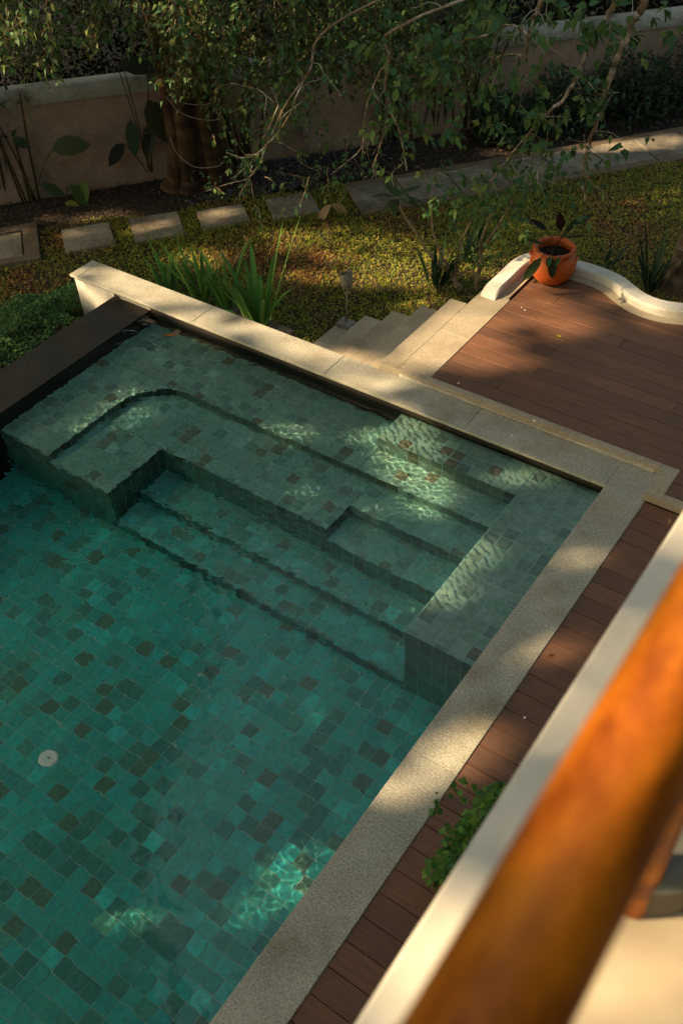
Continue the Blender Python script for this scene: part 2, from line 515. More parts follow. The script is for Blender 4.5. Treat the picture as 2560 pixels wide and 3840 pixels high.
def tile_col(d=1.0):
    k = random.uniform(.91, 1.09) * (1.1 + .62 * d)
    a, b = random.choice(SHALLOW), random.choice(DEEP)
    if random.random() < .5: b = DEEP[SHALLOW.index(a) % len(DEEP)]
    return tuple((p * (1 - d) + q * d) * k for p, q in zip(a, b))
def depth_mix(z):  # water's light absorption with depth, put into the tile colours
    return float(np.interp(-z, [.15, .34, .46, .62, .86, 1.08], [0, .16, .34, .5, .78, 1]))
tiles = []   # centre, axisA, axisB, normal, wa, wb
J = 0.0048
def grid(lo, hi, off=0.0):
    out = []
    k = math.floor((lo - off) / PITCH)
    while k * PITCH + off < hi:
        a, b = max(lo, k * PITCH + off), min(hi, (k + 1) * PITCH + off)
        if b - a > 0.014:
            out.append((a, b))
        k += 1
    return out
for (a0, a1, b0, b1, z) in TREADS:
    for xa, xb in grid(a0, a1, -0.008):
        for ya, yb in grid(b0, b1, -0.012):
            tiles.append((np.array([(xa + xb) / 2, (ya + yb) / 2, z]), (1, 0, 0), (0, 1, 0), xb - xa - J, yb - ya - J))
for (k, fix, a0, a1, z0, z1) in RISERS:
    for aa, ab in grid(a0, a1, -0.008 if k == 'y' else -0.012):
        for za, zb in grid(z0, z1, z1 % PITCH):
            if k == 'y':
                tiles.append((np.array([(aa + ab) / 2, fix, (za + zb) / 2]), (1, 0, 0), (0, 0, 1), ab - aa - J, zb - za - J))
            else:
                tiles.append((np.array([fix, (aa + ab) / 2, (za + zb) / 2]), (0, 1, 0), (0, 0, 1), ab - aa - J, zb - za - J))
for xa, xb in grid(-4.02, -3.60, -0.008):
    for ya, yb in grid(-1.04, -.62, -0.012):
        if math.hypot((xa + xb) / 2 - CX, (ya + yb) / 2 - CY) > CR + .01:
            tiles.append((np.array([(xa + xb) / 2, (ya + yb) / 2, -.34]), (1, 0, 0), (0, 1, 0), xb - xa - J, yb - ya - J))
for p_, q_ in zip(arc[:-1], arc[1:]):
    d_ = np.array([q_[0] - p_[0], q_[1] - p_[1], 0]); L_ = np.linalg.norm(d_); d_ /= L_
    tiles.append((np.array([(p_[0] + q_[0]) / 2 + d_[1] * .004, (p_[1] + q_[1]) / 2 - d_[0] * .004, -.40]), tuple(d_), (0, 0, 1), L_ - J, .115))
def shown(p):
    c = (p - C) @ R
    return 784 + FD * c[0] / -c[2], 1176 - FD * c[1] / -c[2], -c[2]
def tile_local(col):
    m = MB()
    m.bevbox((-.05075, -.05075, -.008), (.05075, .05075, 0), 0.0012, col, 0.0006)
    return m
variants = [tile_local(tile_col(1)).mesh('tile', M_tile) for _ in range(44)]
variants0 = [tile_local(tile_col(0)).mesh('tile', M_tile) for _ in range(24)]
rank = []
for i, t in enumerate(tiles):
    x, y, d = shown(t[0])
    if (t[0][2] < -1 or t[0][2] > -.2) and t[2][2] == 0 and 0 < x < 1568 and 0 < y < 2352 and x < 480 + .7386 * (2352 - y) - 14 and t[3] > .09 and t[4] > .09:
        rank.append((d if t[2][2] == 0 else d + 2, i))
rank.sort()
solo = set(i for _, i in rank[:295])
rest = MB()
for i, (c, A, B, wa, wb) in enumerate(tiles):
    A = np.array(A, float); B = np.array(B, float); N = np.cross(A, B)
    if i in solo:
        o = link('tile', random.choice(variants if c[2] < -1 else variants0))
        ang = random.choice((0, 1, 2, 3)) * math.pi / 2 + random.uniform(-.006, .006)
        o.matrix_world = Matrix.Translation(Vector(c)) @ Matrix.Rotation(ang, 4, 'Z')
        mw = o.matrix_world.copy()
        o.parent = shell_o
        o.matrix_world = mw
        o.cycles.is_caustics_receiver = True
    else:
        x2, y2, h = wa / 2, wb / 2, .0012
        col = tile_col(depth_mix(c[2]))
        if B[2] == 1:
            kk = .26 if abs(A[0]) < .95 else .66          # shade painted into riser tiles, deepest on the right-facing ones
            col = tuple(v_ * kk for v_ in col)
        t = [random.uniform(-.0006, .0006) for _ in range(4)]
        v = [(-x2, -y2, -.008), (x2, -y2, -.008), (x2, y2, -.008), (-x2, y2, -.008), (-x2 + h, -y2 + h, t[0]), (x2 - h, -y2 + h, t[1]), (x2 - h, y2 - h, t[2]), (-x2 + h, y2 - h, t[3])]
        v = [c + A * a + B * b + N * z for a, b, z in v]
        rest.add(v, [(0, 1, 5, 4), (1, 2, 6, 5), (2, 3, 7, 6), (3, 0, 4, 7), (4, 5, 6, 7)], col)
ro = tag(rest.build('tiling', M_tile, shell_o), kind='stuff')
for o in (ro, shell_o, dko):
    o.cycles.is_caustics_receiver = True

# water surface with small travelling ripples, stronger towards the far left
gx, gy = 420, 640
xs = np.linspace(-4.622, 0.031, gx); ys = np.linspace(-7.6, 0.031, gy)
X, Y = np.meshgrid(xs, ys)
Z = np.full_like(X, 0.0); Zs = np.full_like(X, 0.0)
r2 = np.random.RandomState(5)
for i in range(90):
    lam = r2.uniform(.04, .24)
    th = r2.normal(math.radians(100), .9)
    k = 2 * math.pi / lam
    Z += .00020 * (lam / .1) ** .8 * np.sin(k * (X * math.cos(th) + Y * math.sin(th)) + r2.uniform(0, 6.28))
gain = 0.20 + .34 * np.clip((-X - 0.6) / 4.0, 0, 1) * np.clip((Y + 4.6) / 3.0, 0, 1)
for i in range(60):
    lam = r2.uniform(.035, .075); th = r2.normal(math.radians(100), .7); k = 2 * math.pi / lam
    Zs += .00016 * (lam / .06) * np.sin(k * (X * math.cos(th) + Y * math.sin(th)) + r2.uniform(0, 6.28))
gs_ = .16 + .18 * np.clip((Y + 3.6) / 1.5, 0, 1) + .55 * np.clip((-X - 0.8) / 2.6, 0, 1) * np.clip((Y + 4.2) / 2.4, 0, 1)
Z = Z * gain + Zs * gs_ + WL
v = np.stack([X, Y, Z], -1).reshape(-1, 3)
i = np.arange(gx * gy).reshape(gy, gx)
f = np.stack([i[:-1, :-1], i[:-1, 1:], i[1:, 1:], i[1:, :-1]], -1).reshape(-1, 4)
me = bpy.data.meshes.new('pool_water')
me.vertices.add(len(v)); me.vertices.foreach_set('co', v.ravel())
me.loops.add(f.size); me.loops.foreach_set('vertex_index', f.ravel().astype(np.int32))
me.polygons.add(len(f)); me.polygons.foreach_set('loop_start', (np.arange(len(f)) * 4).astype(np.int32))
me.polygons.foreach_set('use_smooth', np.ones(len(f), bool))
me.materials.append(M_water)
me.update(calc_edges=True); me.validate()
wo = tag(link('pool_water', me), kind='structure')
wo.cycles.is_caustics_caster = True

# floor inlet cover: a white disc on the pool floor
d0 = wet(113, 1742, -1.08)
dr = empty('floor_drain', tuple(d0))
tag(dr, 'round white drain cover on the pool floor', 'drain cover')
mb = MB(); mb.lathe([(.0, .012), (.025, .012), (.027, .009), (.034, .009), (.037, .013), (.06, .012), (.065, .006), (.066, 0)], d0, 28)
q = mb.build('cover', M_drain, dr); q.cycles.is_caustics_receiver = True
mb = MB(); mb.lathe([(.0, .0135), (.009, .0135), (.0095, .01)], d0, 14)
q = mb.build('screw_hole', M_hole, dr)

# coping slabs round the pool
cop = empty('pool_coping', (0, 0, 0)); tag(cop, kind='structure')
def slab(parent, name, a, b, m, r=.004):
    s = MB(); s.bevbox(a, b, r); return s.build(name, m, parent)
ysl = [-8.2, -6.35, -4.5, -2.65, -0.8]
for a, b in zip(ysl[:-1], ysl[1:]):
    slab(cop, 'coping_slab', (0, a + .0008, -.03), (.306, b - .0008, 0), M_coping)
slab(cop, 'coping_slab', (0, -.799, -.03), (.306, .312, 0), M_coping)
xsl = [-5.663, -5.555, -4.05, -2.555, -1.2, 0.0]
for a, b in zip(xsl[:-1], xsl[1:]):
    slab(cop, 'coping_slab', (a + .0007, 0, -.03), (b - .0007, .312, 0), M_coping)
mb = MB(); mb.box((-5.66, -.0025, -.026), (-.004, .0, -.004)); mb.build('edge_trim', M_plaster, cop)
# masonry under the far coping, painted white where it shows past the ledge
mb = MB(); mb.box((-5.645, .03, G - .3), (-5.10, .295, -.031)); mb.box((-5.10, .062, G - .3), (0.0, .295, -.033))
tag(mb.build('pool_wall', M_white), 'white painted pool wall under the far stone coping, weathered at its end', 'pool wall')
mb = MB(); mb.box((.292, -8.2, G - .3), (.304, -.002, -.031)); tag(mb.build('pool_wall_side', M_under), kind='structure')

# ------------------------------------------------------------------ lower deck beside the pool
ld = empty('lower_deck', (0.5, -3, 0)); tag(ld, kind='structure')
y = -.006
k = 0
while y > -7.4:
    w = 0.1440
    xr = 1.9
    xj = [xr]
    mb = MB(); mb.bevbox((.309, y - w, -.035), (xr, y, -.006), .0012)
    mb.build('board', M_deck, ld)
    y -= .15; k += 1
mb = MB(); mb.box((.306, -7.6, -.3), (3.0, -.01, -.05)); mb.build('joist_bed', M_under, ld)

# ------------------------------------------------------------------ upper deck
ZD = 0.06
ud = empty('upper_deck', (-.7, 1.4, 0)); tag(ud, kind='structure')
y = .375
row = 0
butt = {0: -1.51, 1: -1.19, 3: -1.03, 2: 0.35, 5: -1.04, 4: .1, 7: .5, 10: -1.37, 8: -.6, 12: -.2, 6: 1.1, 9: .9, 11: .2, 13: .7}
def kerb_inner_y(x):
    return 2.62 if x < .2 else 2.9
while y < 2.62:
    cuts = [-1.718, butt.get(row, -.5), 2.4]
    segs = list(zip(cuts[:-1], cuts[1:]))
    if row == 12: segs = [(-1.718, -.80), (-.30, 1.2), (1.2, 2.4)]
    if row == 13: segs = [(-1.718, -1.02), (-.05, 2.4)]
    if row >= 14: segs = [(.3, 2.4)]
    for a, b in segs:
        mb = MB(); mb.bevbox((a + .0015, y, ZD - .03), (b - .0015, y + .1432, ZD), .0012)
        mb.build('board', M_deck, ud)
    y += .15; row += 1
for r_ in (0, 1):
    ya = .375 - .15 * (r_ + 1)
    mb = MB(); mb.bevbox((.41, ya, ZD - .03), (2.4, ya + .1432, ZD), .0012); mb.build('board', M_deck, ud)
mb = MB(); mb.box((-1.97, .33, G - .2), (2.4, 2.24, ZD - .045)); mb.box((.3, .02, -.4), (2.4, .33, ZD - .045)); mb.build('deck_base', M_under, ud)
# stone border round the deck
def bslab(a, b): return slab(ud, 'border_slab', a, b, M_step, .003)
bslab((-2.02, .312, .0015), (.279, .3735, ZD + .002))
bslab((-2.02, .375, ZD - .05), (-1.722, 1.0, ZD + .002))
bslab((-2.02, 1.0015, ZD - .05), (-1.722, 1.75, ZD + .002))
bslab((.2805, .02, .0015), (.408, .3735, ZD + .002))
bslab((.4095, .0, .0015), (1.5, .071, ZD + .002)); bslab((1.5015, .0, .0015), (2.4, .071, ZD + .002))
bslab((.2805, .0, .0015), (.408, .0185, ZD + .002))
# rough mortar fillet along the foot of the border riser
for k in range(30):
    pass
mb = MB(); xa = -2.0; vs = []
while xa < .25:
    t = .5 + .5 * math.sin(xa * 2.2 + .6)
    vs += [(xa, .3112, .002), (xa, .3095 - random.uniform(.001, .010) * t, .0022), (xa, .3098, .012 + random.uniform(.0, .03) * t), (xa, .3112, .014 + random.uniform(.01, .032) * t)]
    xa += random.uniform(.02, .05)
mb.add(vs, [(i_ * 4 + k, i_ * 4 + k + 1, i_ * 4 + k + 5, i_ * 4 + k + 4) for i_ in range(len(vs) // 4 - 1) for k in range(3)])
tag(mb.build('mortar_fillet', M_plaster, ud), kind='stuff')

# ------------------------------------------------------------------ garden steps
gs = empty('garden_steps', (-2.7, .9, G))
tag(gs, 'flight of sand coloured stone steps down from the deck corner to the lawn', 'steps')
sx = [-2.02, -2.20, -2.51, -2.83, -3.16, -3.47]
sz = [ZD - .003, -.12, -.285, -.45, -.62]
for k in range(5):
    a, b = sx[k + 1], sx[k]
    top = sz[k]
    slab(gs, 'step', (a, .314, max(G - .2, top - .45)), (b + (.28 if k else -.001) if k else b - .001, 1.50 - .002 * k, top), M_step, .006)

# ------------------------------------------------------------------ white kerb round the deck
kp = spline([(-1.91, 1.66, 0), (-1.91, 2.0, 0), (-1.905, 2.3, 0), (-1.80, 2.46, 0), (-1.50, 2.50, 0), (-1.22, 2.50, 0), (-1.02, 2.455, 0), (-.86, 2.36, 0),
             (-.70, 2.28, 0), (-.50, 2.265, 0), (-.28, 2.34, 0), (0.0, 2.48, 0), (.4, 2.62, 0), (1.2, 2.7, 0), (2.4, 2.7, 0)], 12)
for _ in range(10):
    kp[1:-1] = (kp[:-2] + 2 * kp[1:-1] + kp[2:]) / 4
def sweep(path, prof, name, m, parent=None, endround=True):
    T = np.gradient(path, axis=0); T /= np.linalg.norm(T, axis=1)[:, None]
    Nn = np.stack([-T[:, 1], T[:, 0], T[:, 2] * 0], 1)
    s = MB(); vs = []; n = len(prof)
    for j, (p, nn) in enumerate(zip(path, Nn)):
        k = 1.0
        if endround and j < 6: k = [0.45, .7, .84, .93, .98, 1][j]
        for (o, z) in prof:
            vs.append(p + nn * o + np.array([0, 0, z * k if z > .06 else z]))
    f = [(i * n + k, i * n + k + 1, (i + 1) * n + k + 1, (i + 1) * n + k) for i in range(len(path) - 1) for k in range(n - 1)]
    f.append(tuple(range(n)))
    s.add(vs, f, None, False)
    me = s.mesh(name, m)
    o = link(name, me, parent)
    return o
prof = [(.078, G), (.078, .125), (.068, .138), (-.060, .142), (-.073, .130), (-.077, .115), (-.077, ZD - .02)]
kb = sweep(kp, prof, 'white_kerb', M_kerb)
tag(kb, 'low white painted kerb curving round the far edge of the upper deck', 'kerb')
prof = [(-.080, ZD + .006), (-.165, ZD + .005), (-.166, ZD - .01)]
kb2 = sweep(kp[3:], prof, 'border_curve', M_step, ud, False)

# ------------------------------------------------------------------ paving beyond the lawn
pv = empty('garden_path', tuple(un(3, 6.4, G))); tag(pv, kind='structure')
def pslab(parent, name, u0, u1, n0, n1, z0, z1, m, skew=0):
    s = MB()
    s.bevbox((u0, n0, z0), (u1, n1, z1), .006)
    v = s.v[0]
    v = v[:, [0]] * U2 + v[:, [1]] * N2 + np.array([0, 0, 1]) * v[:, [2]]
    s.v[0] = v
    return s.build(name, m, parent)
u = -.10
while u < 13:
    pslab(pv, 'paving_slab', u + .008, u + .66 - .008, 6.07, 6.69, G - .06, G + .012 + random.uniform(-.003, .003), M_pave)
    u += .665
u = -.10
while u < 13:
    pslab(pv, 'edge_slab', u + .004, u + 1.33 - .004, 5.945, 6.062, G - .06, G + .01, M_pavedge)
    pslab(pv, 'edge_slab', u + .004, u + 1.33 - .004, 6.70, 6.81, G - .06, G + .01, M_pavedge)
    u += 1.33
stones = [(-3.66, -3.07, 6.28, 6.86, 'stepping stone next to the framed manhole slab'),
          (-2.84, -2.24, 6.24, 6.84, 'pale grey stepping stone, sharpest of the four'),
          (-2.02, -1.42, 6.28, 6.76, 'stepping stone with sun streaks in front of the thick tree trunk'),
          (-1.14, -.55, 6.22, 6.74, 'brown shaded stepping stone nearest the continuous path')]
for (a, b, c_, d_, lab) in stones:
    s = MB()
    pts = []
    for (uu, nn) in ((a, c_), (b, c_), (b, d_), (a, d_)):
        pts.append((uu + random.uniform(-.012, .012), nn + random.uniform(-.012, .012)))
    v = [un(p[0], p[1], G - .05) for p in pts] + [un(p[0], p[1], G + .0) for p in pts] + \
        [un(p[0] * .98 + (a + b) / 2 * .02, p[1] * .98 + (c_ + d_) / 2 * .02, G + .006) for p in pts]
    s.add(v, [(i, (i + 1) % 4, 4 + (i + 1) % 4, 4 + i) for i in range(4)] + [(4 + i, 4 + (i + 1) % 4, 8 + (i + 1) % 4, 8 + i) for i in range(4)] + [(8, 9, 10, 11)])
    tag(s.build('stepping_stone', M_pave), lab + ' in the grass', 'stepping stone', 'stepping stones across the lawn')
mh = empty('manhole_slab', tuple(un(-4.4, 6.6, G)))
tag(mh, 'square stone manhole lid set in a brown stone frame at the left', 'manhole cover')
for (a, b, c_, d_) in ((-5.0, -3.94, 6.20, 6.34), (-5.0, -3.94, 6.98, 7.12), (-4.115, -3.94, 6.343, 6.977), (-5.0, -4.86, 6.343, 6.977)):
    pslab(mh, 'frame', a, b, c_, d_, G - .05, G + .03, M_pavedge)
pslab(mh, 'lid', -4.835, -4.14, 6.362, 6.958, G - .05, G + .010, M_pave)

# ------------------------------------------------------------------ garden wall
WD = math.radians(51)
def wallpt(u, n, z): return un(u, n, z)
gw = empty('garden_wall', tuple(un(0, 8, G)))
tag(gw, 'long plastered garden wall with a rounded pale cap behind the planting', 'wall')
us = np.arange(-8, 15, .5)
prof_w = [(7.85, G - .1), (7.852, .30), (7.853, .33)]
s = MB(); vs = []
def ztop(u): return .57 - .023 * (u + 3.8)
for u in us:
    z = ztop(u)
    vs += [un(u, 7.85, G - .1), un(u, 7.85, z - .17), un(u, 8.1, z - .17), un(u, 8.1, G - .1)]
n = 4
s.add(vs, [(i * n + k, i * n + k + 1, (i + 1) * n + k + 1, (i + 1) * n + k) for i in range(len(us) - 1) for k in range(3)])
s.build('wall_face', M_wall, gw)
s = MB(); vs = []
pc = [(7.83, -.172), (7.825, -.15), (7.822, -.07), (7.83, -.03), (7.855, -.006), (7.90, 0), (8.08, 0), (8.12, -.03), (8.12, -.172)]
for u in us:
    for nn, dz in pc: vs.append(un(u, nn, ztop(u) + dz))
n = len(pc)
s.add(vs, [(i * n + k, i * n + k + 1, (i + 1) * n + k + 1, (i + 1) * n + k) for i in range(len(us) - 1) for k in range(n - 1)], None, True)
s.build('wall_cap', M_wallcap, gw)
bx = empty('socket_box', tuple(un(-.30, 7.83, -.42)))
tag(bx, 'small square socket box mounted low on the garden wall', 'socket box')
pslab(bx, 'box', -.36, -.24, 7.79, 7.848, -.48, -.33, M_box)
mb = MB(); mb.tube([un(-.31, 7.82, -.48), un(-.31, 7.82, G)], .012); mb.build('conduit', M_box, bx)

# ------------------------------------------------------------------ balcony in the foreground
bal = MB()
bal.bevbox((1.243, -9, 3.12), (3.9, 1.5, 3.3), .01)
b_o = tag(bal.build('balcony_floor', M_floor), kind='structure')
edge = MB(); edge.bevbox((1.2405, -9, 3.10), (1.40, 1.5, 3.306), .008)
tag(edge.build('balcony_edge', M_ledge), kind='structure')
rl = empty('bamboo_rail', (1.488, -4.5, 4.127))
tag(rl, 'thick varnished orange bamboo handrail running close past the camera', 'handrail')
mb = MB()
yy = np.linspace(-7.2, 1.2, 120)
rr = .0515 + .0012 * np.sin(yy * 3.1) + .0028 * np.exp(-((yy + 4.335) / .012) ** 2) + .0028 * np.exp(-((yy + 3.6) / .012) ** 2)
mb.tube(np.stack([np.full_like(yy, 1.488), yy, np.full_like(yy, 4.127)], 1), rr, None, 36)
mb.build('rail', M_bamboo, rl)
pb = gp(1452, 2078, 3.306)
mb = MB(); mb.tube([(pb[0], pb[1], 3.306), (pb[0], pb[1], 3.7), (pb[0], pb[1], 4.09)], .024, None, 18)
mb.build('post', M_bamboo, rl)
print('post', pb)
st = gp(1462, 1936, 3.3)
gst = empty('round_stool', tuple(st))
tag(gst, 'grey glazed round stool standing on the balcony floor behind the bamboo handrail', 'stool')
mb = MB(); mb.lathe([(.0, .13), (.11, .13), (.128, .122), (.134, .10)], st, 48); mb.build('seat', M_grey, gst)
mb = MB(); mb.lathe([(.134, .10), (.132, .04), (.128, 0)], st, 48); mb.build('base', M_stoolbase, gst)

# the house behind the balcony: wall coloured dark like an unlit room, roof over the balcony
hs = empty('house', (4.5, -4, G)); tag(hs, 'house with a darkened wall behind the balcony with a roof overhanging it, behind the camera', 'house')
m = MB(); m.box((3.9, -16, G - .3), (8, 6, 7.2)); m.build('wall', M_inner, hs)
m = MB(); m.box((2.4, -12, G - .3), (3.899, 1.5, 3.1)); m.build('lower_wall', M_floor, hs)
m = MB(); m.box((-9, -16, G - .3), (3.899, -12.2, 4.4)); m.build('sky_block_wing', M_inner, hs)  # unseen wing added to block low sky and darken submerged step faces
m = MB(); m.box((2.1, -12, 6.1), (8.4, 6, 6.3)); m.build('roof', M_under, hs)

# ------------------------------------------------------------------ lawn, mulch, pebbles
def inside_frame(P, m=60):
    c = (P - C) @ R
    x = 784 + FD * c[:, 0] / -c[:, 2]; y = 1176 - FD * c[:, 1] / -c[:, 2]
    return (x > -m) & (x < 1568 + m) & (y > -m) & (y < 2352 + m)
def vnoise(x, y, s, seed):
    q = np.random.RandomState(seed)
    out = 0
    for k in range(14):
        a = q.uniform(0, 2 * math.pi); fr = s * q.uniform(.5, 1.6)
        out = out + np.sin(fr * (x * math.cos(a) + y * math.sin(a)) + q.uniform(0, 6.28))
    return out / math.sqrt(14)
def scatter(n, xr, yr):
    P = np.stack([rng.uniform(*xr, n), rng.uniform(*yr, n), np.full(n, G - .02)], 1)
    return P[inside_frame(P)]
P = scatter(620000, (-9.6, 2.5), (-2.2, 9.5))
uu = P @ U2; nn = P @ N2
ok = (nn < 5.96 + vnoise(P[:, 0], P[:, 1], 14, 3) * .02)
stone_gap = (uu < -.12) & (nn < 6.92 + .10 * vnoise(uu, nn, 5, 8))
ok = (ok | stone_gap)
for (a, b, c_, d_, _) in stones + [(-5.0, -3.94, 6.2, 7.12, '')]:
    j = vnoise(P[:, 0], P[:, 1], 30, 9) * .012
    ok &= ~((uu > a + j) & (uu < b - j) & (nn > c_ + j) & (nn < d_ - j))
ok &= ~((P[:, 0] > -5.12) & (P[:, 1] < .32))
ok &= ~((P[:, 0] > -3.48) & (P[:, 1] < 1.5)); ok &= ~((P[:, 0] > -2.0) & (P[:, 1] < 2.66))
bare = vnoise(P[:, 0], P[:, 1], 2.6, 21) * .5 + vnoise(P[:, 0], P[:, 1], 7, 22) * .35
near = np.clip(1.35 - np.abs(P[:, 1] - 1.0) / .8, 0, 1) * (P[:, 0] < -3.2)
keep = rng.uniform(0, 1, len(P)) < np.clip(.80 - .22 * bare - .25 * near, .2, 1)
P = P[ok & keep]
n = len(P)
D = rdir(n); D[:, 2] = np.abs(D[:, 2]) * .5 + .05
N = rdir(n) * .55 + np.array([0, 0, 1])
brown = (vnoise(P[:, 0], P[:, 1], 3.3, 31) + vnoise(P[:, 0], P[:, 1], 9, 32) * .6 + rng.normal(0, 1.1, n)) > 1.05
cg = pick([(.22, .28, .03), (.29, .32, .035), (.16, .23, .03), (.38, .36, .05), (.12, .19, .025), (.46, .40, .07)], n, .25)
cb = pick([(.32, .14, .04), (.38, .20, .06), (.20, .09, .03), (.44, .30, .12)], n, .25)
colr = np.where(brown[:, None], cb, cg)
L = rng.uniform(.028, .07, n); Wd = rng.uniform(.007, .014, n)
P[:, 2] += rng.uniform(-.01, .02, n)
tag(link('lawn_grass', leaf_mesh('lawn_grass', P, D, N, L, Wd, colr, 'chip')), kind='stuff')
print('grass', n)
# turf below the blades
mb = MB(); mb.add([(-12, .2, G - .024), (4, .2, G - .024), (4, 12, G - .024), (-12, 12, G - .024)], [(0, 1, 2, 3)])
# mulch with dry leaves along the wall foot, dark pebbles round the trunk
P = scatter(90000, (-10.5, 3), (0, 12)); uu = P @ U2; nn = P @ N2
ok = (nn > 6.86) & (nn < 7.85)
P = P[ok]; n = len(P)
D = rdir(n); D[:, 2] *= .35; N = rdir(n) * .5 + np.array([0, 0, 1])
P[:, 2] += rng.uniform(-.005, .03, n)
tag(link('leaf_litter', leaf_mesh('leaf_litter', P, D, N, rng.uniform(.02, .07, n), rng.uniform(.012, .035, n),
    pick([(.05, .025, .014), (.03, .018, .012), (.08, .045, .025), (.02, .013, .01), (.12, .07, .04)], n, .3), 'chip', m=M_chip)), kind='stuff')
mb = MB()
for k in range(2600):
    u_, n_ = random.gauss(-.9, .75), random.uniform(6.9, 7.8)
    if not -2.2 < u_ < 1.2: continue
    p = un(u_, n_, G + random.uniform(-.01, .02)); r = random.uniform(.012, .03)
    t = np.array([[r, 0, 0], [-r * .5, r * .8, 0], [-r * .5, -r * .8, 0], [0, 0, r * .7]]) @ np.array(Matrix.Rotation(random.uniform(0, 6), 3, 'Z'))
    c = random.choice([(.05, .047, .045), (.03, .028, .027), (.075, .07, .068)])
    mb.add(p + t, [(0, 1, 3), (1, 2, 3), (2, 0, 3)], c)
tag(mb.build('dark_pebbles', M_chip), kind='stuff')

# ------------------------------------------------------------------ foliage helpers
GREENS = [(.06, .14, .04), (.09, .18, .05), (.05, .115, .045), (.11, .19, .045), (.065, .16, .07), (.14, .20, .05)]
OLIVE = [(.06, .082, .02), (.045, .068, .02), (.08, .10, .026), (.035, .055, .018), (.06, .066, .016)]
def leaves_on(pts_list, per_m, size, cols, spread=.05, shape='pointed', aspect=.55, jit=.25, droop=.15, hang=.35):
    """leaves along twigs: returns arrays"""
    Ps, Ds = [], []
    for pts in pts_list:
        seg = np.linalg.norm(np.diff(pts, axis=0), axis=1)
        Lt = seg.sum()
        k = max(2, int(Lt * per_m))
        t = np.sort(rng.uniform(.05, 1, k)) * Lt
        cum = np.concatenate([[0], np.cumsum(seg)])
        for tt in t:
            i = min(np.searchsorted(cum, tt) - 1, len(seg) - 1); i = max(i, 0)
            a = (tt - cum[i]) / (seg[i] + 1e-9)
            p = pts[i] * (1 - a) + pts[i + 1] * a
            tg = (pts[i + 1] - pts[i]) / (seg[i] + 1e-9)
            side = rng.normal(size=3); side -= side @ tg * tg; side /= np.linalg.norm(side) + 1e-9
            Ps.append(p + side * rng.uniform(0, spread)); Ds.append(side * .9 + tg * .5 + np.array([0, 0, -hang]))
    n = len(Ps)
    N = rdir(n) * .6 + np.array([0.1, -.3, 1])
    L = size * rng.uniform(.55, 1.25, n)
    return [np.array(Ps), np.array(Ds), N, L, L * aspect, pick(cols, n, jit)]
def cat(parts):
    return [np.concatenate([p[k] for p in parts]) for k in range(6)]
def foliage(name, parts, parent, shape='pointed', droop=.15):
    a = cat(parts)
    return tag(link(name, leaf_mesh(name, *a, shape=shape, droop=droop), parent), kind='stuff')
def twigs_from(pts, n, ln, down=.5, wig=.5, start=.15):
    out = []
    m = len(pts)
    for _ in range(n):
        i = rng.randint(int(m * start), m)
        p = pts[i].copy()
        d = rng.normal(size=3) * wig + np.array([0, 0, -down]); d /= np.linalg.norm(d)
        L = ln * rng.uniform(.4, 1.2)
        q = [p]
        for s_ in range(5):
            d = d + rng.normal(size=3) * .28 + np.array([0, 0, -.10 * down]); d /= np.linalg.norm(d)
            p = p + d * L / 5; q.append(p)
        out.append(np.array(q))
    return out
def px_branch(pts, depth, dz=0.0):
    """polyline seen in the photo, standing on an upright plane `depth` metres out"""
    h = np.array([-0.61, 0.79, 0]); p0 = C + h * depth
    out = []
    for k, (x, y) in enumerate(pts):
        out.append(vp(x, y, p0 + h * (dz * k / max(1, len(pts) - 1))))
    return np.array(out)

# ------------------------------------------------------------------ tree overhead at the right: bare pale branches hanging into view
tr = empty('overhanging_tree', tuple(vp(1500, -900, C + np.array([-.61, .79, 0]) * 7.8)))
tag(tr, 'tree with flaky pale bark whose thin branches hang into view at the upper right', 'tree')
PALE = [(.32, .25, .16), (.42, .35, .25), (.24, .17, .10), (.55, .50, .42), (.20, .13, .08)]
def bark_tube(pts, r0, r1, parent, name='branch', cols=PALE, k=6, n=7):
    P_ = spline(pts, k)
    P_ = P_ + rng.normal(size=P_.shape) * r0 * .25
    m = MB()
    rad = np.linspace(r0, r1, len(P_)) * rng.uniform(.85, 1.2, len(P_))
    m.tube(P_, rad * 1.15, (0, 0, 0), n)
    cc = np.repeat(pick(cols, len(P_), .2), n, 0)
    sm_ = cc.copy()
    m.c[-1] = sm_
    m.hascol = True
    m.build(name, M_bark, parent)
    return P_
